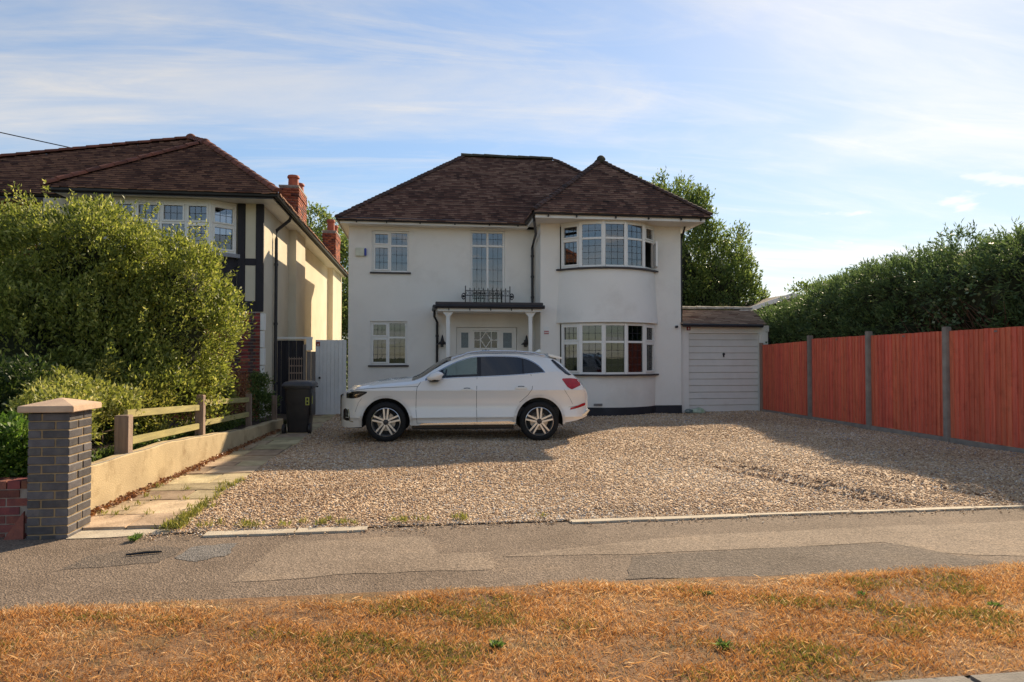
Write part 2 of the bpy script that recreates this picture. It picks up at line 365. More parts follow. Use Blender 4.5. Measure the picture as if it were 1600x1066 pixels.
def pebbles(name, x, y, z, size, tint, parent=None):
    n = len(x)
    base = np.array([(1,0,0),(0,1,0),(-1,0,0),(0,-1,0),(0,0,1),(0,0,-1)], float)
    f = np.array([(0,1,4),(1,2,4),(2,3,4),(3,0,4),(1,0,5),(2,1,5),(3,2,5),(0,3,5)])
    a = RNG.uniform(0, 2*np.pi, n); st = RNG.uniform(.65, 1.25, (n, 3)); st[:,2] *= .62
    P = base[None]*st[:,None,:]*size[:,None,None] + RNG.normal(0, .13, (n, 6, 3))*size[:,None,None]
    c, s_ = np.cos(a)[:,None], np.sin(a)[:,None]
    tl = RNG.normal(0, .35, (n,1))
    X = P[...,0]*c - P[...,1]*s_; Y = P[...,0]*s_ + P[...,1]*c; Z = P[...,2] + tl*P[...,0]*.6
    V = np.stack([X + x[:,None], Y + y[:,None], Z + z[:,None]], 2).reshape(-1, 3)
    Fi = (f[None] + (np.arange(n)*6)[:,None,None]).reshape(-1, 3)
    o = big_mesh(name, V, Fi, np.repeat(tint, 8), m_pebble, parent); o['kind'] = 'stuff'; return o
def scatter(n, y0, y1, power=1.6):
    # denser towards the viewer
    y = y0 + (y1-y0)*RNG.random(n)**power; x = RNG.uniform(GX0+.02, GX1-.05, n); return x, y
x, y = scatter(106000, 6.49, 18.6, 1.75)
k = (x < 2.2+ (y-6)*1.05) | (RNG.random(len(x)) < .8); x, y = x[k], y[k]
sz = RNG.uniform(.0075, .016, len(x))*(1+.05*(y-6.5))
tn = np.clip(RNG.normal(.55, .2, len(x)) + .13*np.sin(x*1.3)*np.sin(y*1.1+x*.4) - .10*np.exp(-((x+.6)/1.6)**2-((y-8.8)/1.3)**2), 0, .97); tn = np.clip(tn - .45*rut(x, y), 0, .97); gry = RNG.random(len(x)) < .06; tn[gry] = 1
pb = pebbles('gravel', x, y, gz_(x, y) + sz*.25, sz, tn); tag(pb, 'golden flint gravel covering the wide front drive', 'gravel')
# strays on the pavement and path
x = RNG.uniform(-2.4, 8, 1500); y = 6.5 - np.abs(RNG.normal(0, .13, 1500)); sz = RNG.uniform(.006, .013, 1500)
o = pebbles('stray_gravel', x, y, .008+sz*.4, sz, np.clip(RNG.normal(.55,.25,1500),0,.97)); tag(o, 'loose pebbles strayed from the drive onto the pavement edge', 'gravel')
# stone edging between gravel and pavement
edg = thing('drive_edging', 'pale concrete edging strips between gravel and pavement', 'edging', (2,6.45,0))
x = -1.88
while x < 9.4:
    w = random.uniform(.6, 1.15); w0 = x
    vis = (x < -1.1) or (1.4 < x < 7.2)
    d = .13 if x < -1.1 else random.uniform(.045, .085)
    if not vis: x += w; continue
    y1 = 6.455 + random.uniform(-.008, .008)
    MB().prism(wob([(x+.006,y1-d),(x+w-.006,y1-d*random.uniform(.75,1.1)),(x+w-.006,y1+.02),(x+.006,y1+.02)], .006, 3), 'z', -.03, .018).build('edging_slab', m_edge, edg)
    x += w
# threshold of old concrete in front of the path
sheet('path_threshold', wob([(-3.02,6.42),(-2.15,6.46),(-2.18,6.62),(-2.5,6.70),(-3.1,6.72)], .02), .006, m_edge)
# stone path along the low wall: every slab its own piece
pth = sheet('path', [(-3.32,6.66),(-2.16,6.66),(-2.16,18.95),(-3.0,18.95)], .004, surf('path_joint_grit', (.16,.11,.065), (.09,.06,.035), 12, .95, .6, 60))
y = 6.70; row = 0
while y < 18.7:
    d = random.choice((.46,.52,.6,.68)); xl = -3.24 + .02*(y-6.7)*.9; xr = -2.20 + random.uniform(-.05, .03)
    sp_ = xl + (xr-xl)*random.choice((.36,.45,.58,.64)) if row % 4 != 3 else None
    for a, b in ([(xl, sp_), (sp_, xr)] if sp_ else [(xl, xr)]):
        q = [(a+.009,y+.009),(b-.009,y+.009),(b-.009,y+d-.009),(a+.009,y+d-.009)]
        q = [(u+random.uniform(-.006,.006), v+random.uniform(-.006,.006)) for u, v in q]
        MB().prism(q, 'z', -.02, .026+random.uniform(0,.012)).build('paving_slab', m_slab, pth, bevel=.006)
    y += d; row += 1

# dry grass: blades over the verge
def blades(name, x, y, z, h, w, lean, tint, m, parent=None):
    n = len(x); a = RNG.uniform(0, 2*np.pi, n); b = RNG.uniform(0, 2*np.pi, n)
    dx, dy = np.cos(a)*w/2, np.sin(a)*w/2; lx, ly = np.cos(b)*lean*h, np.sin(b)*lean*h
    hz = h*np.sqrt(np.clip(1-np.minimum(lean,.97)**2, .05, 1))
    p0 = np.stack([x-dx, y-dy, z], 1); p1 = np.stack([x+dx, y+dy, z], 1)
    p2 = np.stack([x+dx*.7+lx*.45, y+dy*.7+ly*.45, z+hz*.65], 1); p3 = np.stack([x+lx, y+ly, z+hz], 1)
    V = np.stack([p0,p1,p2,p3], 1).reshape(-1,3); k = (np.arange(n)*4)[:,None]
    F = np.concatenate([k+np.array([[0,1,2]]), k+np.array([[0,2,3]])], 1).reshape(-1,3)
    o = big_mesh(name, V, F, np.repeat(tint, 2), m, parent); o['kind'] = 'stuff'; return o
n = 230000
x = RNG.uniform(-4.6, 7.2, n); y = 3.09 + 1.68*RNG.random(n)
edge = 4.66 + .05*np.sin(x*2.1) + .03*np.sin(x*7.3); keep = y < edge + RNG.normal(0, .02, n); x, y, edge = x[keep], y[keep], edge[keep]
pn = np.sin(x*2.9+1.3*np.sin(y*3.1))*np.sin(y*4.7+x*.8) + .55*np.sin(x*7.7+y*5.1)*np.sin(y*9.1-x*2.2)
grn = (RNG.random(len(x)) < np.clip((pn-.15)*.8, 0, .6)) & (y < 4.5) | (RNG.random(len(x)) < .035)
lowf = np.sin(x*1.7+2*np.sin(y*2.3))*.5+np.sin(x*4.3-y*3.7)*.35+np.sin(x*11+y*13)*.25
tuft = (np.clip(pn, -1, 1)+1)/2
tn = np.clip(RNG.normal(.47, .2, len(x)) + .2*(y > edge-.13) + .10*(pn < -.3) + .16*lowf, .21, 1); tn[grn] = RNG.uniform(0, .16, grn.sum())
h = RNG.uniform(.014, .045, len(x))*(.7+.7*tuft); h[y > edge-.1] *= .7
bare = (lowf < -.45) & (RNG.random(len(x)) < .55); x, y, tn, h, edge = x[~bare], y[~bare], tn[~bare], h[~bare], edge[~bare]
sx = RNG.uniform(-4.2, 6.8, 3500); sy = RNG.uniform(3.1, 4.62, 3500)                    # long fallen straws
x = np.concatenate([x, sx]); y = np.concatenate([y, sy]); tn = np.concatenate([tn, RNG.uniform(.45, .9, 3500)]); h = np.concatenate([h, RNG.uniform(.06, .10, 3500)])
gr = blades('dry_grass', x, y, np.full(len(x), .0), h, RNG.uniform(.0014,.0032,len(x)), np.where(h > .058, RNG.uniform(.9,.985,len(x)), RNG.uniform(.3,1.0,len(x))), tn, m_straw)
tag(gr, 'parched straw-coloured grass of the verge by the road', 'grass')

# ---------------------------------------------------------------- building helpers
def wall_open(mb, x0, x1, z0, z1, yf, yb, ops):
    """front wall in the XZ plane with real openings, reveals, back face and ends"""
    xs = sorted({x0, x1, *[o[0] for o in ops], *[o[1] for o in ops]}); zs = sorted({z0, z1, *[o[2] for o in ops], *[o[3] for o in ops]})
    inside = lambda x, z: any(o[0] < x < o[1] and o[2] < z < o[3] for o in ops)
    for a, b in zip(xs, xs[1:]):
        for c, d in zip(zs, zs[1:]):
            if inside((a+b)/2, (c+d)/2): continue
            mb.quad((a,yf,c),(b,yf,c),(b,yf,d),(a,yf,d)); mb.quad((b,yb,c),(a,yb,c),(a,yb,d),(b,yb,d))
    for a, b, c, d in ops:
        mb.quad((a,yf,c),(a,yb,c),(a,yb,d),(a,yf,d)); mb.quad((b,yb,c),(b,yf,c),(b,yf,d),(b,yb,d))
        mb.quad((a,yf,d),(a,yb,d),(b,yb,d),(b,yf,d)); mb.quad((a,yb,c),(a,yf,c),(b,yf,c),(b,yb,c))
    mb.quad((x0,yb,z0),(x0,yf,z0),(x0,yf,z1),(x0,yb,z1)); mb.quad((x1,yf,z0),(x1,yb,z0),(x1,yb,z1),(x1,yf,z1))
    mb.quad((x0,yf,z1),(x1,yf,z1),(x1,yb,z1),(x0,yb,z1))
def frameT(O, e=(1,0)):
    """local window frame: u along the wall, v inwards, z up"""
    e = Vector(e).normalized(); nrm = Vector((-e.y, e.x))
    return lambda u, v, z: (O[0]+u*e.x+v*nrm.x, O[1]+u*e.y+v*nrm.y, z)
def casement(parent, T, w, z0, z1, cuts, trans, sash=(), leads=(3,4,2), sill=True, m_g=None, rear=None, fw=.05, v0=.06, label=None, skip=()):
    """cuts: u positions of mullions; trans: z of transom or None; sash: set of (col,row) lights that open; leads: (verticals, lower rows, upper rows)"""
    m_g = m_g or m_pane
    b = MB(); b.T = T; f = fw
    b.box(0,f,v0,v0+.07,z0,z1); b.box(w-f,w,v0,v0+.07,z0,z1); b.box(f,w-f,v0,v0+.07,z1-f,z1); b.box(f,w-f,v0,v0+.07,z0,z0+f)
    us = [f] + [c for c in cuts] + [w-f]
    for c in cuts: b.box(c-f/2, c+f/2, v0+.002, v0+.068, z0+f, z1-f)
    cells = []
    for i in range(len(us)-1):
        a = us[i] + (f/2 if i else 0); d = us[i+1] - (f/2 if i < len(us)-2 else 0)
        if trans: 
            b.box(a, d, v0+.003, v0+.067, trans-f/2, trans+f/2); cells += [(i,0,a,d,z0+f,trans-f/2), (i,1,a,d,trans+f/2,z1-f)]
        else: cells.append((i,0,a,d,z0+f,z1-f))
    k = .038
    for (i,j,a,d,lo,hi) in cells:
        if (i,j) in sash and (i,j) not in skip:
            b.box(a,a+k,v0-.018,v0+.04,lo,hi); b.box(d-k,d,v0-.018,v0+.04,lo,hi); b.box(a+k,d-k,v0-.018,v0+.04,hi-k,hi); b.box(a+k,d-k,v0-.018,v0+.04,lo,lo+k)
    win = b.build('window', m_upvc, parent, bevel=.004)
    if label: win['label'] = label
    for (i,j,a,d,lo,hi) in cells:
        if (i,j) in skip: continue
        if (i,j) in sash: a, d, lo, hi = a+k, d-k, lo+k, hi-k
        p = MB(); p.T = T; p.box(a-.004, d+.004, v0+.032, v0+.038, lo-.004, hi+.004); p.build('pane', m_g, win)
        if leads:
            q = MB(); q.T = T; nv = leads[0]; nr = leads[1] if j == 0 else leads[2]; t = .0045
            for s in range(1, nv): u = a+(d-a)*s/nv; q.box(u-t,u+t,v0+.026,v0+.0315,lo,hi)
            for s in range(1, nr): z = lo+(hi-lo)*s/nr; q.box(a,d,v0+.0255,v0+.031,z-t,z+t)
            if q.f: q.build('leading', m_lead, win)
    if sill:
        s = MB(); s.T = T; s.box(-.05, w+.05, -.055, v0+.0, z0-.045, z0-.002); s.build('sill', m_sillb, win, bevel=.004)
    if rear:
        c = MB(); c.T = T; n = int(w/.05)
        pts = [(w*i/n, v0+.16+.018*math.sin(i*1.9)) for i in range(n+1)]
        for (u0,a0),(u1,a1) in zip(pts, pts[1:]): c.quad((u0,a0,z0),(u1,a1,z0),(u1,a1,z1),(u0,a0,z1))
        c.build('curtain', rear, win)
    return win
def blind(parent, T, w, z0, z1, v=.16):
    b = MB(); b.T = T; z = z0+.05; t = .012
    while z < z1:
        b.quad((.06,v,z),(w-.06,v,z),(w-.06,v+.022,z+.017),(.06,v+.022,z+.017)); z += .034
    return b.build('blind', m_blind, parent)
def tile_roof(parent, name, A, B, poly, m, gauge=.118, tw=.17, under=True, seed=1, lift=.036):
    """plain tiles on a convex roof plane. A->B eave line (left to right seen from outside), poly the plane's corner points"""
    rg = np.random.default_rng(seed)
    A, B = Vector(A), Vector(B); e = (B-A).normalized(); pts = [Vector(p) for p in poly]
    up = max(pts, key=lambda p: p.z) - A; s_ = (up - e*up.dot(e)).normalized(); nrm = e.cross(s_).normalized()
    if nrm.z < 0: nrm = -nrm
    P2 = [((p-A).dot(e), (p-A).dot(s_)) for p in pts]; smax = max(p[1] for p in P2)
    def span(s):
        us = []
        for (u0,v0),(u1,v1) in zip(P2, P2[1:]+P2[:1]):
            if (v0-s)*(v1-s) <= 0 and abs(v1-v0) > 1e-9: us.append(u0+(u1-u0)*(s-v0)/(v1-v0))
        return (min(us), max(us)) if len(us) >= 2 else None
    if under:
        u = MB(); lo = [p + nrm*.004 for p in pts]; u.quad(*lo); u.build('roof_deck', m_under, parent)
    vs, fs, tn = [], [], []; k = 0; s = -.04
    while s < smax:
        sp_ = span(min(max(s+gauge*.5, .001), smax-.001))
        if sp_:
            lo, hi = sp_; off = (k % 2)*tw/2; j0 = int(math.floor((lo-off)/tw)); j1 = int(math.ceil((hi-off)/tw)); rowt = rg.normal(0, .05)
            for j in range(j0, j1):
                a, b = max(j*tw+off+.002, lo), min((j+1)*tw+off-.002, hi)
                if b-a < .015: continue
                l1 = lift + rg.normal(0, .0035); sk = rg.normal(0, .003); s1 = min(s+gauge*1.55, smax+.02); sb = s + rg.normal(0, .004)
                q = [(a,sb,l1+sk),(b,sb,l1-sk),(b,s1,.008),(a,s1,.008),(a,sb,l1+sk-.026),(b,sb,l1-sk-.026)]
                base = len(vs)
                for u_, v_, h_ in q: vs.append(A + e*u_ + s_*v_ + nrm*h_)
                fs += [(base,base+1,base+2,base+3),(base+4,base+5,base+1,base),(base+4,base,base+3,base+3),(base+1,base+5,base+2,base+2)][:2]
                t = min(max(rg.normal(.47,.13)+rowt,0),.93); tn += [t, min(1, t+.42)]
        s += gauge; k += 1
    V = np.array([tuple(v) for v in vs]); F = np.array(fs)
    o = big_mesh(name, V, F, np.array(tn), m, parent); o['kind'] = 'stuff'; return o
def half_round(name, L, r, n=7, flare=1.12, th=.02):
    b = MB(); rings = []
    for x, rr in ((0, r*flare), (L, r)):
        rings.append([b.P((x, rr*math.cos(math.pi*k/n), rr*math.sin(math.pi*k/n)*.8)) for k in range(n+1)])
    for k in range(n): b.f.append([rings[0][k], rings[1][k], rings[1][k+1], rings[0][k+1]])
    b.f.append(rings[0][::-1]); b.f.append(rings[1])
    me = b.mesh(name); shade(me, 50); return me
def run_tiles(parent, name, me, m, P, Q, L, lift=.0, tilt=0, jit=.006):
    """half-round tiles laid end to end from P (low) to Q"""
    P, Q = Vector(P), Vector(Q); d = Q-P; n = max(1, int(d.length/L)); d.normalize()
    side = Vector((0,0,1)).cross(d).normalized(); upv = d.cross(side).normalized()
    if upv.z < 0: upv = -upv; side = -side
    if not me.materials: me.materials.append(m)
    for i in range(n):
        p = P + d*(L*i) + upv*(lift+random.uniform(-jit,jit))
        dd = (d + upv*-tilt).normalized(); uu = dd.cross(side); uu = uu if uu.z > 0 else -uu
        mat = Matrix((dd, side, dd.cross(side))).transposed().to_4x4()
        o = inst(name, me, parent, p); o.rotation_euler = mat.to_euler()
def gutter(parent, pts, r=.055, name='gutter'):
    b = MB(); b.tube(pts, r, 8); o = b.build(name, m_black, parent, smooth=40); return o
def downpipe(parent, pts, r=.036):
    b = MB(); b.tube(pts, r, 8); o = b.build('downpipe', m_black, parent, smooth=40)
    a, c = Vector(pts[-2]), Vector(pts[-1])
    for t in (.15, .5, .85):
        p = a.lerp(c, t); k = MB(); k.tube([p+Vector((0,0,-.03)), p+Vector((0,0,.03))], r*1.3, 8); k.build('pipe_collar', m_black, o)
    return o

# ---------------------------------------------------------------- the white house
HY, HR = 19.2, 18.25                        # front planes: left part, right block
house = thing('white_house', 'white rendered two-storey house with bow bay window and brown tiled roof', 'house', (2.7,19.2,0))
WX0, WX1, WXM, WT = -1.95, 7.23, 3.25, 5.22
b = MB(); wall_open(b, WX0, WXM, 0, WT, HY, HY+.28, [(-1.32,-.30,3.93,5.09), (-1.36,-.35,1.35,2.57), (1.41,2.39,3.02,5.16), (1.02,2.74,.05,2.42)])
b.build('front_wall', m_white, house)
BC = 5.12                                   # bay centre
b = MB(); wall_open(b, WXM, WX1, 0, WT, HR, HR+.28, [(3.79,6.45,.25,WT-.02)]); b.build('bay_block_wall', m_white, house)
b = MB(); b.box(WXM, WXM+.26, HR+.281, HY+.28, 0, WT); b.build('return_wall', m_white, house)
b = MB(); b.box(WX0, WX0+.26, HY+.281, 25.6, 0, WT); b.build('side_wall', m_white, house)
b = MB(); b.box(WX1-.26, WX1, HR+.281, 25.6, 0, WT); b.build('side_wall', m_white, house)
b = MB(); b.box(WX0+.261, WX1-.261, 25.35, 25.6, 0, WT); b.build('rear_wall', m_white, house)
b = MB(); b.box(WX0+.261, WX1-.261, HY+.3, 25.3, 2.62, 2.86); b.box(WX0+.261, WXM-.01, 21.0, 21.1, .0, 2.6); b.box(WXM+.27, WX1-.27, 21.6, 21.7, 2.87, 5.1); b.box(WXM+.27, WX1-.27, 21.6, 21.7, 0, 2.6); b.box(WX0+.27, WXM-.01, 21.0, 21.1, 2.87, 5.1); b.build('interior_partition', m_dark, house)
b = MB(); b.box(WXM-.012, WX1+.012, HR-.012, HR+.1, -.05, .24); b.build('plinth', m_plinth, house)
b = MB(); b.box(WX0-.012, WXM-.013, HY-.012, HY+.1, -.05, .2); b.build('plinth', m_plinth, house)
# windows of the left part
T = frameT((-1.32, HY)); casement(house, T, 1.02, 3.935, 5.085, [.50], 4.68, sash={(0,0),(0,1)}, leads=(3,3,2), rear=m_net, m_g=m_pane2)
T = frameT((-1.36, HY)); casement(house, T, 1.01, 1.355, 2.565, [.50], 2.12, sash={(0,0),(0,1)}, leads=(3,3,2), rear=m_pink)
T = frameT((1.41, HY)); casement(house, T, .98, 3.03, 5.155, [.49], 4.73, leads=(3,5,2), sill=False, rear=m_net, m_g=m_pane2, fw=.06)
# bay: five flat lights on a shallow curve, upstairs and downstairs
fw_ = .60; angs = [-44, -22, 0, 22, 44]; wid = [.52, .62, .62, .62, .52]
def bay_pts(scale=1.0, front=17.52):
    p = [(BC-.31*scale, front)]; a = 22
    L = [(p[0][0]-.62*scale*math.cos(R(22)), front+.62*scale*math.sin(R(22)))]; L.append((L[0][0]-.60*scale*math.cos(R(44)), L[0][1]+.60*scale*math.sin(R(44))))
    return [L[1], L[0], p[0]] + [(2*BC-q[0], q[1]) for q in (p[0], L[0], L[1])]
bp_ = bay_pts()
for lvl, (z0, z1, tr) in enumerate(((1.12, 2.47, 1.98), (3.97, 5.17, 4.74))):
    for i in range(5):
        a, c = Vector(bp_[i]), Vector(bp_[i+1]); L = (c-a).length; T = frameT(a, c-a)
        opened = (lvl == 1 and i == 4)
        w = casement(house, T, L, z0, z1, [], tr, sash={(0,0),(0,1)} if i in (0, 4) else set(), leads=(3,4,2), sill=False, fw=.055, v0=.0,
                     m_g=m_pane2 if lvl else m_pane, skip={(0,0)} if opened else ())
        if lvl == 0: blind(w, T, L, z0, z1, .12)
        if opened:      # the right-hand casement stands open on its hinge
            T2 = frameT(c, Vector((math.sin(R(-14)), -math.cos(R(-14)))))
            s = MB(); s.T = T2; k = .045; ww = .44; lo, hi = z0+.06, tr-.03
            s.box(0,k,0,.05,lo,hi); s.box(ww-k,ww,0,.05,lo,hi); s.box(k,ww-k,0,.05,lo,lo+k); s.box(k,ww-k,0,.05,hi-k,hi)
            sa = s.build('open_sash', m_upvc, w, bevel=.004); g_ = MB(); g_.T = T2; g_.box(k,ww-k,.02,.026,lo+k,hi-k); g_.build('pane', m_pane2, w); sa['label'] = 'casement sash standing open'
    b = MB()                                # posts between the lights
    for x, y in bp_[1:-1]: b.tube([(x, y+.035, z0), (x, y+.035, z1)], .042, 8)
    b.build('bay_mullions', m_upvc, house, smooth=40)
    b = MB(); n = len(bp_)                  # dark sill following the bay
    o_ = [(BC+(x-BC)*1.04, y-.06) for x, y in bp_]; o_[0] = (o_[0][0]-.08, o_[0][1]+.10); o_[-1] = (o_[-1][0]+.08, o_[-1][1]+.10)
    b.prism(o_ + [(x, y+.12) for x, y in bp_[::-1]], 'z', z0-.045, z0-.002); b.build('bay_sill', m_sillb, house)
# round mirror behind the upper middle light (back of a dressing mirror)
# curved apron between the floors, head over the upper lights, wall under the lower lights
def arc(half, depth, y0, n=28):
    r = (half*half+depth*depth)/(2*depth); a = math.asin(half/r)
    return [(BC+r*math.sin(-a+2*a*i/n), y0-depth+r-r*math.cos(-a+2*a*i/n)) for i in range(n+1)]
b = MB(); rows = [(3.92, arc(1.36,.74,HR+.02)), (3.3, arc(1.40,.78,HR+.02)), (2.75, arc(1.435,.83,HR+.02)), (2.5, arc(1.46,.87,HR+.02))]
idx = [[b.P((x, y, z)) for x, y in pts] for z, pts in rows]
for r0, r1 in zip(idx, idx[1:]):
    for k in range(len(r0)-1): b.f.append([r0[k], r1[k], r1[k+1], r0[k+1]])
inner = [b.P((x, y, 2.5)) for x, y in arc(1.30,.66,HR+.02)]
for k in range(len(inner)-1): b.f.append([idx[-1][k], inner[k], inner[k+1], idx[-1][k+1]])
top = [b.P((x, y, 3.92)) for x, y in arc(1.25,.6,HR+.02)]
for k in range(len(top)-1): b.f.append([idx[0][k], idx[0][k+1], top[k+1], top[k]])
b.build('bay_apron', m_white, house, smooth=50, recalc=True)
b = MB(); lp = arc(1.37, .70, HR+.02); ins = arc(1.2,.5,HR+.02)
for (x0,y0),(x1,y1) in zip(lp, lp[1:]): b.quad((x0,y0,.24),(x1,y1,.24),(x1,y1,1.075),(x0,y0,1.075))
for (x0,y0),(x1,y1),(x2,y2),(x3,y3) in zip(lp, lp[1:], ins[1:], ins): b.quad((x0,y0,1.075),(x1,y1,1.075),(x2,y2,1.075),(x3,y3,1.075))
b.build('bay_base', m_white, house, smooth=50)
b = MB(); lp = arc(1.385, .715, HR+.02)
for (x0,y0),(x1,y1) in zip(lp, lp[1:]): b.quad((x0,y0,-.05),(x1,y1,-.05),(x1,y1,.242),(x0,y0,.242))
b.build('plinth', m_plinth, house, smooth=50)
b = MB(); b.prism([(x, y+.01) for x, y in bp_]+[(6.45,HR+.2),(3.79,HR+.2)], 'z', 5.172, 5.215); b.build('bay_head', m_trim, house)
b = MB(); b.prism([(x, y+.02) for x, y in bp_]+[(6.45,HR+.27),(3.79,HR+.27)], 'z', 2.475, 2.495); b.prism([(x, y+.1) for x, y in bp_]+[(6.45,HR+.27),(3.79,HR+.27)], 'z', 3.85, 3.9); b.build('bay_floor', m_trim, house)
b = MB()                                    # air brick grille low in the bay wall
for i in range(8): b.box(4.55+i*.03, 4.566+i*.03, 17.552, 17.575, .29, .35)
b.build('air_brick', m_sillb, house)
b = MB(); b.lathe([(.001,0),(.24,.0),(.24,.02),(.001,.02)], 20, (4.93+.2, 17.95, 4.2), 'y'); 
b.v = [(x, y, 4.2+(z-4.2)*1.5) for x, y, z in b.v]; b.build('dressing_mirror_back', m_net, house)
# stack of eaves: soffits, fascias, gutters
EZ = 5.30
b = MB(); b.box(-2.12, 3.0, 18.80, HY-.001, 5.20, 5.235); b.box(2.99, 7.56, 17.42, HR-.001, 5.218, 5.25); b.box(WX1+.002, 7.56, HR, 25.9, 5.218, 5.25); b.box(-2.12, WX0-.002, HY, 25.9, 5.20, 5.235); b.box(2.99, WXM-.002, HR, 18.79, 5.216, 5.248); b.build('soffit', m_trim, house)
b = MB(); b.box(-2.13, 3.0, 18.775, 18.799, 5.19, 5.335); b.box(2.965, 7.585, 17.392, 17.418, 5.20, 5.36); b.box(2.965, 2.989, 17.42, 18.774, 5.20, 5.36); b.box(7.561, 7.585, 17.42, 25.9, 5.20, 5.36); b.box(-2.145, -2.121, 18.8, 25.9, 5.19, 5.335); b.build('fascia', m_trim, house)
gutter(house, [(-2.22, 18.72, 5.30), (2.93, 18.72, 5.29)]); gutter(house, [(2.92, 18.72, 5.31), (2.92, 17.34, 5.33), (7.64, 17.34, 5.33), (7.64, 25.9, 5.33)]); gutter(house, [(-2.2, 18.72, 5.30), (-2.2, 25.9, 5.30)])
b = MB()
for x in (-1.7,-.9,0,.95,1.9,2.7): b.box(x-.015,x+.015,18.70,18.774,5.215,5.26)
for x in (3.3,4.05,5.1,6.0,6.9,7.45): b.box(x-.015,x+.015,17.32,17.391,5.225,5.28)
b.build('gutter_bracket', m_black, house)
downpipe(house, [(2.93,17.45,5.27),(2.95,17.5,5.15),(3.14,18.35,4.95),(3.17,18.9,4.82),(3.17,19.12,4.7),(3.17,19.12,3.02)])
downpipe(house, [(7.3,18.1,5.2),(7.29,18.2,5.05),(7.275,18.33,4.9),(7.275,18.33,2.5)], .03)
# roofs
def lerp3(a, b_, t): return tuple(x+(y-x)*t for x, y in zip(a, b_))
RA, RB = (1.43, 22.35, 8.15), (4.45, 22.35, 8.15); E0, E1, E2, E3 = (-2.2,18.70,EZ), (7.66,18.70,EZ), (7.66,26.0,EZ), (-2.2,26.0,EZ)
b = MB(); b.quad(E0,E1,RB,RA); b.quad(E1,E2,RB); b.quad(E2,E3,RA,RB); b.quad(E3,E0,RA); roof = b.build('roof', m_under, house)
tile_roof(roof, 'roof_tiles', E0, E1, [E0,E1,RB,RA], m_tiles, seed=3, under=False)
tile_roof(roof, 'roof_tiles', E3, E0, [E3,E0,RA], m_tiles, seed=4, under=False)
tile_roof(roof, 'roof_tiles', E1, E2, [E1,E2,RB], m_tiles, seed=5, under=False)
PK = (5.30, 19.62, 7.36); PB = (5.30, 21.5, 7.36); F0, F1, F2, F3 = (2.90,17.30,5.34), (7.70,17.30,5.34), (7.70,21.5,5.34), (2.90,21.5,5.34)
b = MB(); b.quad(F0,F1,PK); b.quad(F1,F2,PB,PK); b.quad(F3,F0,PK,PB); broof = b.build('bay_roof', m_under, house)
tile_roof(broof, 'roof_tiles', F0, F1, [F0,F1,PK], m_tiles, seed=6, under=False)
tile_roof(broof, 'roof_tiles', F3, F0, [F3,F0,PK,PB], m_tiles, seed=7, under=False)
tile_roof(broof, 'roof_tiles', F1, F2, [F1,F2,PB,PK], m_tiles, seed=8, under=False)
hr = half_round('hip_tile', .24, .085); hrr = half_round('ridge_tile', .34, .11); hrm = half_round('ridge_tile', .40, .12)
run_tiles(roof, 'hip_tile', hr, m_hip, E0, RA, .16, .035, .10); run_tiles(roof, 'hip_tile', hr, m_hip, E1, RB, .16, .035, .10)
run_tiles(roof, 'ridge_tile', hrm, m_moss, (RA[0]-.1,RA[1],RA[2]), (RB[0]+.1,RB[1],RB[2]), .38, .03)
run_tiles(broof, 'hip_tile', hr, m_hip, F0, PK, .16, .035, .10); run_tiles(broof, 'hip_tile', hr, m_hip, F1, PK, .16, .035, .10)
run_tiles(broof, 'ridge_tile', hrr, m_moss, (PK[0], PK[1]-.14, PK[2]), PB, .34, .05)
b = MB(); b.sphere((PK[0], PK[1]-.06, PK[2]+.06), .13, 12, 8); b.build('apex_cap', m_moss, broof, smooth=True)
# porch: flat canopy on two posts over the front door
por = MB(); por.box(.42, 3.24, 17.86, HY-.001, 2.90, 3.0); por.box(.40,3.245,17.83,17.859,2.86,3.02); porch = por.build('porch_roof', m_sillb, house, bevel=.008)
b = MB(); b.box(.46, 3.22, 17.87, 17.91, 2.78, 2.898); b.box(.46,.50,17.911,HY-.002,2.78,2.898); b.box(.5,3.2,17.912,HY-.002,2.80,2.83); b.build('porch_fascia', m_trim, porch)
b = MB(); b.tube([(.40,17.80,2.90),(3.28,17.80,2.90)], .05, 8); b.tube([(.37,17.80,2.90),(.37,18.3,2.89),(.37,19.0,2.88)], .045, 8); b.build('porch_gutter', m_black, porch, smooth=40)
b = MB()
for x in (.75,1.3,1.85,2.4,2.95): b.box(x-.012,x+.012,17.845,17.869,2.80,2.87)
b.build('gutter_bracket', m_black, porch)
downpipe(house, [(.40,18.8,2.86),(.40,18.95,2.70),(.48,19.12,2.55),(.48,19.13,0)], .035)
for x in (.735, 2.925):
    b = MB(); b.box(x-.05,x+.05,17.95,18.05,.05,2.66); b.box(x-.075,x+.075,17.925,18.075,0,.16); b.prism([(x-.05,2.64),(x-.135,2.75),(x-.135,2.778),(x+.135,2.778),(x+.135,2.75),(x+.05,2.64)], 'y', 17.945, 18.055)
    b.build('porch_post', m_trim, house, bevel=.006)
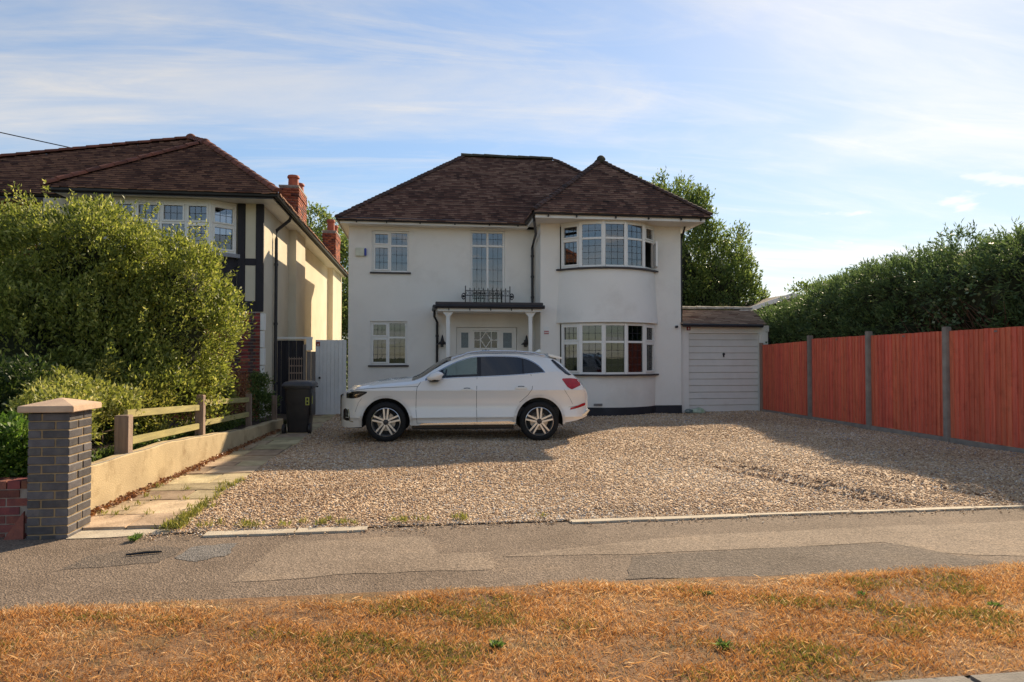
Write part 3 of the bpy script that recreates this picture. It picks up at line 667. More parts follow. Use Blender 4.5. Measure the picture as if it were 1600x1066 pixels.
# front door with side lights
dr = MB(); dr.box(1.03,1.10,19.25,19.33,.05,2.41); dr.box(2.66,2.73,19.25,19.33,.05,2.41); dr.box(1.10,2.66,19.25,19.33,2.33,2.41)
for x in (1.44, 2.27): dr.box(x-.035,x+.035,19.252,19.328,.05,2.33)
dr.box(1.10,1.405,19.26,19.31,.05,1.84); dr.box(2.305,2.66,19.26,19.31,.05,1.84); dr.box(1.10,1.405,19.26,19.31,2.27,2.33); dr.box(2.305,2.66,19.26,19.31,2.27,2.33)
for a, c in ((1.10,1.16),(1.36,1.405),(2.305,2.35),(2.6,2.66)): dr.box(a,c,19.26,19.31,1.84,2.27)
doorframe = dr.build('door_surround', m_trim, house, bevel=.004)
for a, c in ((1.16,1.36),(2.35,2.60)): MB().box(a,c,19.28,19.29,1.84,2.27).build('side_light', m_frost, doorframe)
d = MB(); d.box(1.476,2.234,19.27,19.32,.06,1.84); d.box(1.476,1.53,19.27,19.32,1.84,2.325); d.box(2.18,2.234,19.27,19.32,1.84,2.325); d.box(1.53,2.18,19.27,19.32,2.29,2.325)
t = .012
for x in (1.70, 2.01): d.box(x-t,x+t,19.268,19.31,1.84,2.29)
d.box(1.53,1.70-t,19.268,19.31,2.06-t,2.06+t); d.box(2.01+t,2.18,19.268,19.31,2.06-t,2.06+t)
def bar(mb, x0, z0, x1, z1, t, y0, y1):
    v = Vector((x1-x0, z1-z0)).normalized(); n = Vector((-v.y, v.x))*t
    mb.prism([(x0+n.x,z0+n.y),(x1+n.x,z1+n.y),(x1-n.x,z1-n.y),(x0-n.x,z0-n.y)], 'y', y0, y1)
for (a, c), (e, g) in (((1.71,2.065),(1.855,2.285)), ((1.855,2.285),(2.0,2.065)), ((2.0,2.065),(1.855,1.845)), ((1.855,1.845),(1.71,2.065))): bar(d, a, c, e, g, .011, 19.266, 19.31)
door = d.build('front_door', m_trim, house)
MB().box(1.531,2.179,19.29,19.296,1.841,2.289).build('pane', glass('door_glass',(.3,.33,.34),.03), door)
b = MB()                                    # cast name plate on the door, its scroll outline
b.prism([(1.755,1.72),(1.74,1.76),(1.765,1.785),(1.80,1.77),(1.855,1.79),(1.91,1.77),(1.945,1.785),(1.97,1.76),(1.955,1.72),(1.97,1.69),(1.93,1.68),(1.855,1.69),(1.78,1.68),(1.74,1.69)], 'y', 19.25, 19.269); b.build('name_plate', m_black, door)
b = MB(); b.box(1.80,1.91,19.246,19.249,1.715,1.755); b.build('name_plate_panel', m_mortar2, door)
MB().box(.90,2.86,18.6,HY-.013,-.02,.13).build('door_step', m_slab, house, bevel=.01)
# wrought iron balconette under the stair window
bal = thing('balconette', 'black wrought iron balconette railing on the porch roof below the stair window', 'railing', (1.87,18.85,3.0))
for z in (3.04, 3.28, 3.42): 
    b = MB(); b.box(1.24,2.50,18.843,18.857,z-.009,z+.009); b.build('rail', m_black, bal)
for i in range(11):
    x = 1.25+i*.124; h = 3.55 if i in (0,10) else 3.49
    b = MB(); b.tube([(x,18.85,3.0),(x,18.85,h-.03)], .010 if 0 < i < 10 else .014, 6); b.lathe([(.001,h-.05),(.019,h-.035),(.001,h+.015)], 6, (x,18.85,0)); b.build('baluster', m_black, bal)
for i in range(10):
    x = 1.312+i*.124; b = MB(); b.tube([(x+.036*math.cos(a), 18.85, 3.35+.05*math.sin(a)) for a in [2*math.pi*k/12 for k in range(13)]], .006, 5, False); b.build('scroll', m_black, bal)
for s, x in ((-1,1.20),(1,2.54)):
    b = MB(); b.tube([(x+.05*math.cos(a), 18.85, 3.26+.08*math.sin(a)) for a in [2*math.pi*k/12 for k in range(13)]], .016, 6, False); b.sphere((x,18.85,3.26), .035, 8, 6); b.build('scroll_bracket', m_black, bal)
# wall things
al = thing('alarm_box', 'cream burglar alarm box with blue end on the white house wall', 'alarm', (-1.61,19.2,4.47))
MB().box(-1.76,-1.525,19.12,19.199,4.36,4.59).build('case', surf('alarm_cream',(.72,.72,.58),None,5,.5), al, bevel=.012); MB().box(-1.523,-1.465,19.125,19.199,4.37,4.58).build('strobe', surf('alarm_blue',(.03,.05,.36),None,5,.3), al, bevel=.012)
sg = thing('notice_plate', 'small white and red notice plate on the wall beside the porch', 'sign', (3.43,18.24,2.3))
MB().box(3.33,3.49,18.236,18.249,2.18,2.40).build('plate', m_upvc, sg); MB().box(3.345,3.475,18.2325,18.2355,2.20,2.29).build('red_band', surf('notice_red',(.42,.06,.06),None,30,.5), sg)
b = MB()
for i in range(5): b.box(3.355+i*.024,3.37+i*.024,18.229,18.232,2.225,2.265)
b.build('lettering', m_upvc, sg)
def lantern(x, label):
    t = thing('wall_lantern', label, 'lantern', (x,19.1,2.0), 'coach lanterns by the front door')
    b = MB(); b.box(x-.04,x+.04,19.17,19.199,1.86,2.06); b.build('back_plate', m_black, t)
    b = MB(); b.tube([(x,19.17,2.0),(x,19.07,2.10),(x,18.99,2.05)], .012, 6); b.build('arm', m_black, t)
    b = MB(); b.lathe([(.001,2.20),(.02,2.17),(.035,2.10),(.05,2.02),(.15,1.94),(.16,1.925),(.001,1.93)], 12, (x,18.98,0)); b.build('shade', m_black, t, smooth=40)
    b = MB(); b.sphere((x,18.98,1.91), .035, 8, 6); b.build('bulb', m_frost, t, smooth=True)
lantern(.62, 'black coach lantern left of the front door behind the left porch post'); lantern(2.98, 'black coach lantern right of the front door behind the right porch post')
cv = thing('security_camera', 'small dark camera on the wall right of the lower bay window', 'camera', (7.08,18.2,2.42))
b = MB(); b.tube([(7.08,18.24,2.42),(7.08,18.15,2.42)], .035, 10); b.build('housing', m_black, cv); MB().box(7.05,7.11,18.24,18.249,2.36,2.48).build('mount', m_upvc, cv)

# ---------------------------------------------------------------- garage
gar = thing('garage', 'single garage with white slatted up-and-over door and shallow tiled roof', 'garage', (8.7,18.5,0))
GYF = 18.42
b = MB(); b.box(WX1+.004,7.48,GYF,GYF+.25,0,2.30); b.box(9.70,9.90,GYF,GYF+.25,0,2.30); b.box(WX1+.004,9.93,GYF-.006,GYF+.25,2.301,2.48); b.box(9.70,9.92,GYF+.251,24,0,2.3); b.box(WX1+.01,9.92,23.8,24,0,2.3); b.build('wall', m_trim, gar)
b = MB(); b.box(9.905,10.0,GYF+.02,GYF+.2,0,2.3); b.build('side_post', m_black, gar)
b = MB(); b.box(7.481,7.53,GYF+.02,GYF+.1,0,2.3); b.box(9.65,9.699,GYF+.02,GYF+.1,0,2.3); b.box(7.531,9.649,GYF+.02,GYF+.1,2.255,2.3); b.build('door_frame', m_trim, gar)
gd_ = MB().box(7.532,9.648,GYF+.105,GYF+.13,.02,2.254).build('garage_door', surf('garage_door_white',(.74,.71,.66),(.68,.65,.60),3,.5,stain=(.5,.44,.37,.4),sscale=1.5), gar)
for i in range(12):
    z0 = .03+i*.1855; b = MB(); b.prism([(GYF+.104,z0),(GYF+.07,z0+.006),(GYF+.085,z0+.176),(GYF+.104,z0+.182)], 'x', 7.536, 9.644); b.build('door_slat', gd_.data.materials[0], gd_)
b = MB(); b.box(8.57,8.60,GYF+.04,GYF+.08,1.58,1.70); b.lathe([(.001,GYF+.02),(.03,GYF+.03),(.03,GYF+.08)], 10, (8.585,0,1.66), 'y'); b.build('handle', m_black, gd_)
g0, g1, g2, g3 = (7.2,18.22,2.50), (9.72,18.22,2.50), (10.3,20.1,3.02), (7.2,20.1,3.02)
b = MB(); b.quad(g0,g1,g2,g3); b.quad((7.2,20.1,3.02),(10.3,20.1,3.02),(10.3,24,2.5),(7.2,24,2.5)); b.quad(g1,(9.72,24,2.5),(10.3,20.1,3.02)); gro = b.build('roof', m_under, gar)
tile_roof(gro, 'roof_tiles', g0, g1, [g0,g1,g2,g3], tinted('garage_tiles',[(0,(.05,.03,.025)),(.5,(.16,.09,.065)),(1,(.36,.27,.20))],.85,patch=.2), gauge=.2, tw=.28, seed=9, under=False, lift=.045)
hrg = half_round('ridge_tile', .30, .10); run_tiles(gro, 'ridge_tile', hrg, surf('pale_ridge',(.42,.38,.32),(.25,.22,.18),6,.9,rnd=.2), (7.25,20.1,3.03), (10.3,20.1,3.03), .3, .03)
gutter(gar, [(7.26,18.18,2.47),(9.62,18.18,2.46)], .05)
al2 = thing('warning_sticker', 'small red warning plate at the corner of the garage lintel', 'sign', (7.5,18.4,2.38))
MB().box(7.46,7.57,18.40,18.4135,2.33,2.45).build('plate', surf('sticker_red',(.33,.06,.07),None,20,.5), al2); b = MB(); b.prism([(7.49,2.36),(7.54,2.36),(7.515,2.42)], 'y', 18.396, 18.399); b.build('mark', m_upvc, al2)
# litter by the garage corner
lit = thing('plastic_bag', 'crumpled green and white plastic bag lying beside the garage door', 'bag', (7.55,18.15,0))
bm_ = MB(); rg = random.Random(5)
for nm, x, m_, r in (('green_sack', 7.66, surf('bag_green',(.30,.42,.26),(.55,.60,.5),14,.45), .15), ('dark_end', 7.40, surf('bag_dark',(.05,.10,.10),(.3,.33,.3),16,.45), .09)):
    q = MB(); q.sphere((x,18.12,.075), r, 14, 9); q.v = [(x+(a-x)*1.5+rg.uniform(-.02,.02), 18.12+(c-18.12)*.8+rg.uniform(-.015,.015), max(.025, .03+(z)*.62+rg.uniform(-.02,.02))) for a, c, z in q.v]; q.build(nm, m_, lit, smooth=30)

# ---------------------------------------------------------------- neighbour's house on the left
nb = thing('neighbour_house', 'neighbouring house with black timbering, cream side wall and red brown tiled roof', 'house', (-6,17,0))
NX, NY = -3.6, 16.3                          # side wall plane, wing front plane
b = MB(); b.box(NX-.25, NX, NY, 30.6, 0, 5.12); b.build('side_wall', m_cream, nb)
for nm, y0, y1 in (('chimney_breast',19.5,21.0),('chimney_breast',27.6,30.62)):
    b = MB(); b.box(NX-.02, NX+.2, y0, y1, 0, 5.1); b.build(nm, m_cream, nb)
b = MB(); wall_open(b, -8.3, NX-.251, 0, 5.12, NY+.06, NY+.3, [(-6.97,-4.2,3.9,5.05)]); b.build('wing_wall', m_cream, nb)
b = MB(); wall_open(b, -16, -8.3, 0, 5.2, 17.3, 17.55, [(-9.13,-8.4,4.2,5.15)]); b.build('front_wall', m_redbr, nb)
b = MB(); b.box(-16,-3.9,30.3,30.6,0,5.1); b.box(-16,-15.7,17.6,30.3,0,5.1); b.box(-15.6,-3.9,20.5,20.6,0,5.1); b.build('rear_wall', m_dark, nb)
T = frameT((-9.13,17.3)); casement(nb, T, .73, 4.22, 5.14, [.36], 4.75, leads=(2,3,2), sill=False, rear=m_net)
# timber frame on the front corner
tb = lambda x0,x1,z0,z1,dy=0: MB().box(x0,x1,NY-.03-dy,NY+.059,z0,z1).build('timber', m_timber, nb, bevel=.008)
tb(-4.14,-3.97,2.62,5.1); tb(-3.74,NX+.03,2.62,5.1,.004); tb(-3.969,-3.741,3.68,3.84); tb(-3.969,-3.741,2.62,2.86); tb(-7.3,-4.141,3.62,3.80); tb(-7.3,-4.141,2.62,2.86)
for x in (-4.6,-5.2,-5.8,-6.4,-7.0): tb(x-.08,x+.08,2.861,3.619)
tb(-7.5,-7.3,2.62,5.1)
for z0, z1 in ((3.84,5.1),(2.86,3.68)): MB().box(-3.968,-3.742,NY-.014,NY+.058,z0+.001,z1-.001).build('cream_panel', m_cream, nb)
# brick pier under the timber corner: every brick a piece
pier = MB().box(-4.42,-3.63,NY-.045,NY+.059,0.1,2.615).build('brick_pier', m_mortar2, nb)
st = MB().box(-.105,.105,-.012,.05,-.0285,.0285).mesh('brick'); st.materials.append(m_redbr)
hd = MB().box(-.048,.048,-.012,.05,-.0285,.0285).mesh('brick'); hd.materials.append(surf('burnt_header_brick',(.10,.045,.045),(.05,.03,.035),12,.7,rnd=.3))
for k in range(33):
    z = .16+k*.075; x = -4.42+(0 if k % 2 else -.06); j = 0
    while x < -3.62:
        me, L = (st,.22) if (j+k) % 2 else (hd,.107)
        a, c = max(x+.005, -4.42), min(x+L-.005, -3.625)
        if c-a > .03: inst('brick', me, pier, ((a+c)/2, NY-.052, z), (0,0,0), ((c-a)/(L-.01), 1, 1))
        x += L; j += 1
b = MB()
for k in range(6): b.box(NX-.02, NX+.05+(.02 if k % 2 else 0), NY-.05, NY+.12, .2+k*.4, .2+k*.4+.38)
b.build('white_quoins', m_trim, nb)
# canted bay upstairs
bpts = [(-7.0,16.28),(-6.72,15.9),(-4.62,15.9),(-4.17,16.28)]
for i, (cuts, ss) in enumerate((([], {(0,0),(0,1)}), ([.525,1.05,1.575], {(0,1),(1,1),(2,1),(3,1),(3,0),(0,0)}), ([], {(0,0),(0,1)}))):
    a, c = Vector(bpts[i]), Vector(bpts[i+1]); casement(nb, frameT(a, c-a), (c-a).length, 3.93, 5.02, cuts, 4.55, sash=ss, leads=(3,3,2), sill=False, fw=.05, v0=0, m_g=m_pane2, rear=m_net if i == 1 else None)
b = MB(); b.prism([(-7.1,16.3),(-6.78,15.8),(-4.56,15.8),(-4.05,16.3)], 'z', 3.84, 3.925); b.build('bay_sill', surf('lead_sill',(.34,.34,.36),(.24,.24,.27),4,.6), nb)
b = MB(); b.prism([(-7.0,16.3),(-6.70,15.93),(-4.64,15.93),(-4.17,16.3)], 'z', 2.9, 3.839); b.build('bay_apron', m_timber, nb)
b = MB(); b.prism([(-7.0,16.3),(-6.72,15.92),(-4.62,15.92),(-4.17,16.3)], 'z', 5.022, 5.09); b.build('bay_head', m_trim, nb)
b = MB(); b.box(-8.0,-4.4,NY+.0,NY+.058,0.1,2.6); b.build('brick_front', m_redbr, nb)
# eaves and roofs
NZ = 5.12
b = MB(); b.box(-7.75,-3.22,15.56,NY-.032,5.10,5.125); b.box(NX+.001,-3.22,NY-.03,30.6,5.10,5.125); b.box(-16,-7.76,16.9,17.29,5.21,5.235); b.build('soffit', m_trim, nb)
gutter(nb, [(-7.8,15.5,5.14),(-3.15,15.5,5.15),(-3.15,30.7,5.12)], .06); gutter(nb, [(-16,16.85,5.30),(-7.7,16.85,5.30)], .055)
b = MB(); b.box(-7.75,-3.2,15.535,15.558,5.06,5.18); b.box(-3.219,-3.2,15.559,30.6,5.06,5.18); b.box(-16,-7.76,16.875,16.898,5.2,5.32); b.build('fascia', m_black, nb)
downpipe(nb, [(-3.2,17.6,5.08),(-3.25,17.65,5.0),(-3.52,17.5,4.72),(-3.53,17.5,4.5),(-3.53,17.5,.3)], .04)
MA = (-6.42,20.2,7.72); WA = (-5.36,17.95,6.95); c0, c1 = (-7.85,15.45,5.17), (-3.10,15.45,5.17); c2 = (-3.10,30.8,5.17); ML = (-14.5,16.8,5.32); MR2 = (-6.42,27.5,7.72)
b = MB(); b.quad(c0,c1,WA); b.quad(c1,c2,MR2,MA,WA); b.quad(ML,(-3.4,16.8,5.32),MA); b.quad((-14.5,30.8,5.3),ML,MA,MR2); nroof = b.build('roof', m_under, nb)
tile_roof(nroof, 'roof_tiles', c0, c1, [c0,c1,WA], m_tilesN, seed=21, under=False, lift=.035)
tile_roof(nroof, 'roof_tiles', ML, (-3.4,16.8,5.32), [ML,(-3.4,16.8,5.32),MA], m_tilesN, seed=22, under=False, lift=.035)
tile_roof(nroof, 'roof_tiles', c1, c2, [c1,c2,MR2,MA,WA], m_tilesN, seed=23, under=False, lift=.035)
wl0 = (-7.85,15.45,5.17); wl1 = (-7.85,19.5,5.17); WB = (-5.36,18.98,6.95)
tile_roof(nroof, 'roof_tiles', wl1, wl0, [wl1,wl0,WA,WB], m_tilesN, seed=24, under=True, lift=.03)
hrn = half_round('hip_tile', .32, .10)
run_tiles(nroof, 'hip_tile', hrn, m_hipN, c0, WA, .31, .03, .02); run_tiles(nroof, 'hip_tile', hrn, m_hipN, c1, WA, .31, .03, .02); run_tiles(nroof, 'hip_tile', hrn, m_hipN, WA, MA, .31, .03, .02); run_tiles(nroof, 'hip_tile', hrn, m_hipN, ML, MA, .31, .03, .02)
run_tiles(nroof, 'ridge_tile', hrn, m_hipN, MA, MR2, .31, .03); b = MB(); b.sphere((MA[0],MA[1],MA[2]+.02), .15, 12, 8); b.build('apex_cap', m_hipN, nroof, smooth=True); b = MB(); b.sphere((WA[0],WA[1],WA[2]+.0), .13, 12, 8); b.build('apex_cap', m_hipN, nroof, smooth=True)
def chimney(x0, x1, y0, y1, ztop, pots):
    ch = MB().box(x0+.006,x1-.006,y0+.006,y1-.006,5.22,ztop).build('chimney', m_mortar2, nroof)
    vs, fs, tn = [], [], []
    def brick(p0, p1):
        i = len(vs); (a,c,e),(b_,d,f) = p0, p1
        vs.extend([(a,c,e),(b_,c,e),(b_,d,e),(a,d,e),(a,c,f),(b_,c,f),(b_,d,f),(a,d,f)]); t = random.random()
        for q in ((0,1,5,4),(1,2,6,5),(2,3,7,6),(3,0,4,7),(4,5,6,7),(0,3,2,1)): fs.append([i+k for k in q]); tn.append(t)
    n = int((ztop-5.22)/.075)
    for k in range(n):
        z0 = 5.22+k*.075+.005; z1 = z0+.065; o = .02 if k >= n-3 else 0
        for along, (s0, s1) in (('x',(x0,x1)),('y',(y0,y1))):
            u = s0-o - (.11 if k % 2 else 0)
            while u < s1+o:
                a, c = max(u+.004, s0-o), min(u+.216, s1+o)
                if c-a > .03:
                    if along == 'x': brick((a,y0-.004-o,z0),(c,y0+.05,z1)); 
                    else: brick((x1-.05,a,z0),(x1+.004+o,c,z1))
                u += .22
    o_ = big_mesh('bricks', np.array(vs), np.array(fs), np.array(tn), m_chimbr, ch); o_['kind'] = 'stuff'
    b = MB(); b.prism([(x0-.02,y0-.02),(x1+.02,y0-.02),(x1+.02,y1+.02),(x0-.02,y1+.02)], 'z', ztop, ztop+.05); b.build('flaunching', m_mortar2, ch)
    for (x, y, h) in pots:
        b = MB(); z = ztop+.04; b.lathe([(.15,z),(.14,z+h*.75),(.17,z+h*.8),(.17,z+h*.9),(.15,z+h),(.12,z+h),(.11,z+.1)], 16, (x,y,0)); b.build('chimney_pot', m_terra, ch, smooth=40)
chimney(-3.86,-3.36,19.5,20.9,6.30,[(-3.55,19.85,.36),(-3.52,20.5,.30)])
chimney(-3.82,-3.32,27.7,29.2,6.55,[(-3.55,28.05,.5),(-3.5,28.75,.4)])

# overhead wire to the neighbour's roof
b = MB(); pts = [(-30,14,13.5),(-20,17,9.6),(-13,19.0,7.95),(-9.0,20.2,7.25)]
pp = []
for i in range(25):
    t = i/24; p = Vector(pts[0]).lerp(Vector(pts[3]), t); p.z -= 1.1*math.sin(math.pi*t)*1.0; pp.append(p)
b.tube(pp, .014, 6); w_ = b.build('overhead_wire', m_black); tag(w_, 'thin black overhead wire running in to the neighbouring roof from upper left', 'wire')

# ---------------------------------------------------------------- passage between the houses: gate, dark fence, trellis
gt = thing('side_gate', 'tall white boarded side gate between the two houses', 'gate', (-2.37,18.9,0))
m_gate = surf('gate_white',(.84,.82,.78),(.78,.76,.72),4,.55,.1,40,stain=(.5,.46,.4,.35),sscale=2,rnd=.04)
gb = MB().box(-2.78,-1.97,18.935,18.96,.03,2.03); gb.box(-2.78,-1.97,18.96,18.99,.25,.37); gb.box(-2.78,-1.97,18.96,18.99,1.7,1.82); gb = gb.build('gate_frame', m_gate, gt)
for i in range(8): MB().box(-2.78+i*.1013+.003, -2.78+(i+1)*.1013-.003, 18.915, 18.934, .03, 2.04).build('board', m_gate, gt, bevel=.005)
b = MB(); b.lathe([(.001,18.85),(.03,18.86),(.03,18.88),(.012,18.89),(.012,18.915)], 10, (-2.66,0,1.02), 'y'); b.build('knob', m_black, gt)
nt = thing('gate_notice', 'small red notice fixed to the top corner of the white gate', 'sign', (-2.71,18.9,1.94)); MB().box(-2.76,-2.66,18.905,18.9125,1.87,1.99).build('plate', surf('notice_red2',(.40,.07,.05),None,20,.5), nt); b = MB(); b.prism([(-2.735,1.89),(-2.685,1.89),(-2.71,1.95)],'y',18.901,18.9045); b.build('mark', m_upvc, nt)
df = thing('dark_side_fence', 'black boarded fence with white capping beside the neighbouring wall', 'fence', (-3.3,18.0,0))
for i in range(7): MB().box(-3.58+i*.093,-3.58+i*.093+.088,18.0+(.012 if i % 2 else 0),18.02+(.012 if i % 2 else 0),.1,2.0).build('board', m_timber, df)
MB().box(-3.6,-2.72,17.96,18.06,2.04,2.09).build('capping', m_trim, df); MB().box(-2.87,-2.72,17.97,17.995,1.75,2.039).build('bracket_board', m_trim, df)
m_greyw = surf('grey_weathered_board',(.26,.22,.19),(.18,.15,.13),4,.85,.3,40,stretch=(8,8,.8),rnd=.12)
for i in range(2): MB().box(-2.86+i*.11,-2.86+i*.11+.105,18.0,18.025,.1,1.72).build('grey_board', m_greyw, df)
MB().box(-2.945,-2.88,17.96,18.03,.0,1.9).build('post', m_greyw, df)
tl = thing('trellis_panel', 'small brown diamond trellis panel leaning before the dark side fence', 'trellis', (-3.1,17.9,.8))
for i in range(6): 
    x = -3.28+i*.06; MB().box(x,x+.018,17.90,17.912,.75,1.58).build('slat', m_oldw, tl)
for i in range(5):
    z = .8+i*.18; MB().box(-3.29,-2.95,17.888,17.899,z,z+.03).build('slat', m_oldw, tl)

# ---------------------------------------------------------------- brick gate pillar, low walls, rail fence
pl = thing('gate_pillar', 'blue grey brick gate pillar with pyramid sandstone cap at the path', 'pillar', (-3.2,6.6,0))
PX0, PX1, PY0, PY1 = -3.36, -3.03, 6.44, 6.86
core = MB().box(PX0+.006,PX1-.006,PY0+.006,PY1-.006,-.05,1.085).build('mortar_core', m_mortar, pl)
def bmesh_(lx, ly, nm='brick'):
    me = MB().box(-lx/2,lx/2,-ly/2,ly/2,-.0325,.0325).mesh(nm)
    bm = bmesh.new(); bm.from_mesh(me); bmesh.ops.bevel(bm, geom=bm.edges[:], offset=.004, segments=1, affect='EDGES'); bm.to_mesh(me); bm.free(); me.materials.append(m_bluebr); return me
s_x, h_x = bmesh_(.213,.10), bmesh_(.103,.10); s_y, h_y = bmesh_(.10,.245), bmesh_(.10,.152)
for k in range(15):
    z = -.02+k*.0755+.02
    fl = k % 2
    for (L, me), x in zip(((.213,s_x),(.103,h_x)) if fl else ((.103,h_x),(.213,s_x)), ((PX0+.1065, PX1-.0515) if fl else (PX0+.0515, PX1-.1065))):
        inst('brick', me, core, (x, PY0+.05+random.uniform(-.002,.002), z)); inst('brick', me, core, (x, PY1-.05, z))
    for (L, me), y in zip(((.245,s_y),(.152,h_y)) if not fl else ((.152,h_y),(.245,s_y)), ((PY0+.1235, PY1-.077) if not fl else (PY0+.077, PY1-.1235))):
        inst('brick', me, core, (PX1-.0485+random.uniform(-.0015,.0015), y, z)); inst('brick', me, core, (PX0+.0485, y, z))
cx, cy = (PX0+PX1)/2, (PY0+PY1)/2; hw, hd_ = .225, .27
b = MB(); i0 = [b.P(p) for p in ((cx-hw,cy-hd_,1.10),(cx+hw,cy-hd_,1.10),(cx+hw,cy+hd_,1.10),(cx-hw,cy+hd_,1.10),(cx-hw,cy-hd_,1.155),(cx+hw,cy-hd_,1.155),(cx+hw,cy+hd_,1.155),(cx-hw,cy+hd_,1.155),(cx,cy,1.215))]
for q in ((0,3,2,1),(0,1,5,4),(1,2,6,5),(2,3,7,6),(3,0,4,7),(4,5,8),(5,6,8),(6,7,8),(7,4,8)): b.f.append([i0[k] for k in q])
b.build('coping', m_cap, pl, bevel=.006)
# low red brick wall left of the pillar
lw = thing('low_brick_wall', 'low old red brick garden wall left of the gate pillar', 'wall', (-4.6,6.7,0))
lcore = MB().box(-8.0,PX0-.004,6.57,6.76,-.05,.42).build('mortar_core', m_mortar2, lw)
m_oldred = surf('old_red_brick',(.24,.075,.055),(.15,.05,.045),12,.85,.4,80,rnd=.4,sat=.02)
ms = MB().box(-.106,.106,-.05,.05,-.0325,.0325).mesh('brick'); ms.materials.append(m_oldred)
for k in range(6):
    z = .0+k*.0755; x = -3.48-(.11 if k % 2 else 0)
    while x > -6.4: inst('brick', ms, lcore, (x, 6.612+random.uniform(-.004,.004), z+random.uniform(-.002,.002)), (0,0,random.uniform(-.01,.01))); x -= .226
ml_ = MB().box(-.05,.05,-.105,.105,-.035,.035).mesh('brick'); ml_.materials.append(m_oldred)
for i in range(28): inst('brick', ml_, lcore, (-3.42-i*.112, 6.665, .455+random.uniform(-.003,.003)))
tsh = thing('broken_tile', 'broken terracotta tile leaning at the foot of the low brick wall', 'tile', (-3.52,6.5,0)); b = MB(); b.prism([(-3.56,0),(-3.40,0),(-3.40,.24)], 'y', 6.47, 6.495); b.build('shard', m_oldred, tsh)
# rendered retaining wall beside the path
rw = thing('retaining_wall', 'low buff rendered garden retaining wall beside the stone path', 'wall', (-3.2,10,0))
b = MB(); n = 40; prof = []
for i in range(n+1):
    y = 6.87+(15.6-6.87)*i/n; xr = -3.27+.30*(i/n)**1.1; zt = .49-.04*(i/n) if i/n < .30 else (.478-.2*((i/n)-.30)/.4 if i/n < .7 else .275-.05*((i/n)-.7)/.3)
    zt += .006*math.sin(i*1.3); prof.append((xr, y, zt))
ri = [[b.P((x,y,-.05)), b.P((x,y,z-.012)), b.P((x-.012,y,z)), b.P((x-.13,y,z+.004)), b.P((x-.14,y,-.05))] for x, y, z in prof]
for a, c in zip(ri, ri[1:]):
    for k in range(4): b.f.append([a[k], c[k], c[k+1], a[k+1]])
b.f.append(ri[0][::-1]); b.f.append(ri[-1]); b.build('wall_body', m_rendw, rw, smooth=35)
b = MB(); b.tube([(x-.02, y, z+.004) for x, y, z in prof[:28]], .005, 5); b.build('cable', m_black, rw)
# garden soil behind the wall
b = MB()
for (x,y,z),(x2,y2,z2) in zip(prof, prof[1:]): b.quad((x-.12,y,z-.05),(x2-.12,y2,z2-.05),(-9.5,y2,z2+.0),(-9.5,y,z+.0))
b.quad((-9.5,15.6,.2),(-3.0,15.6,.18),(-3.0,19,.12),(-9.5,19,.12)); b.quad((-3.37,6.78,.40),(-9.5,6.78,.40),(-9.5,6.87,.49),(-3.40,6.87,.44)); o = b.build('garden_soil', m_soil); o['kind'] = 'structure'
rf = thing('rail_fence', 'weathered timber post and rail fence on the retaining wall', 'fence', (-3.4,10.8,.4))
posts = [(-3.33,8.30,.36,.92,.075,.07),(-3.32,11.0,.30,1.0,.062,.06),(-3.26,13.75,.2,.87,.05,.045),(-3.1,15.3,.1,.75,.05,.045)]
for x, y, z0, z1, wx, wy in posts: 
    b = MB(); b.box(x-wx,x+wx,y-wy,y+wy,z0-.1,z1); b.build('post', m_oldw, rf, bevel=.008)
for (x0,y0,_,t0,*_r),(x1,y1,_,t1,*_q) in zip(posts[:2], posts[1:3]):
    for h0, h1 in ((.20,.22),(.52,.50)):
        z0 = .41+h0-.05*(y0-8.3)/2.7; z1 = .41+h1-.05*(y1-8.3)/2.7-.05; b = MB(); v0 = Vector((x0-.0,y0+.05,z0)); v1 = Vector((x1-.0,y1-.05,z1))
        i_ = [b.P((p.x+dx,p.y,p.z+dz)) for p in (v0,v1) for dx, dz in ((-.02,-.045),(.02,-.045),(.02,.045),(-.02,.045))]
        for q in ((0,1,5,4),(1,2,6,5),(2,3,7,6),(3,0,4,7),(3,2,1,0),(4,5,6,7)): b.f.append([i_[k] for k in q])
        b.build('rail', m_railw, rf, bevel=.006)

# ---------------------------------------------------------------- wheelie bin
bn = thing('wheelie_bin', 'dark wheelie bin standing on the path before the white gate', 'bin', (-2.45,14.6,0))
m_bin = surf('bin_plastic',(.035,.03,.03),(.022,.02,.022),5,.42,.05,60,.4,stain=(.11,.055,.035,.55),sscale=1.8)  # brown blotches put a brownish reflection into the plastic's colour
bx0, bx1, by0, by1 = -2.74, -2.17, 14.32, 15.0
b = MB()
def ring(k, z, r=.05):
    x0, x1, y0, y1 = bx0+k, bx1-k, by0+k, by1-k; out = []
    for cx_, cy_, a0 in ((x1-r,y1-r,0),(x0+r,y1-r,90),(x0+r,y0+r,180),(x1-r,y0+r,270)):
        for s in range(4): a = R(a0+s*30); out.append(b.P((cx_+r*math.cos(a), cy_+r*math.sin(a), z)))
    return out
rs = [ring(.085,.04), ring(.075,.10), ring(.03,.80), ring(.025,.93), ring(-.005,.94), ring(-.005,.985)]
for a, c in zip(rs, rs[1:]):
    for k in range(16): b.f.append([a[k], a[(k+1)%16], c[(k+1)%16], c[k]])
b.f.append(rs[0][::-1]); b.f.append(rs[-1]); b.build('body', m_bin, bn, smooth=35)
b = MB(); i0 = ring(-.03,.987,.06); i1 = ring(-.025,1.03,.06); i2 = ring(.03,1.075,.06); i3 = ring(.2,1.095,.06)
for a, c in ((i0,i1),(i1,i2),(i2,i3)):
    for k in range(16): b.f.append([a[k], a[(k+1)%16], c[(k+1)%16], c[k]])
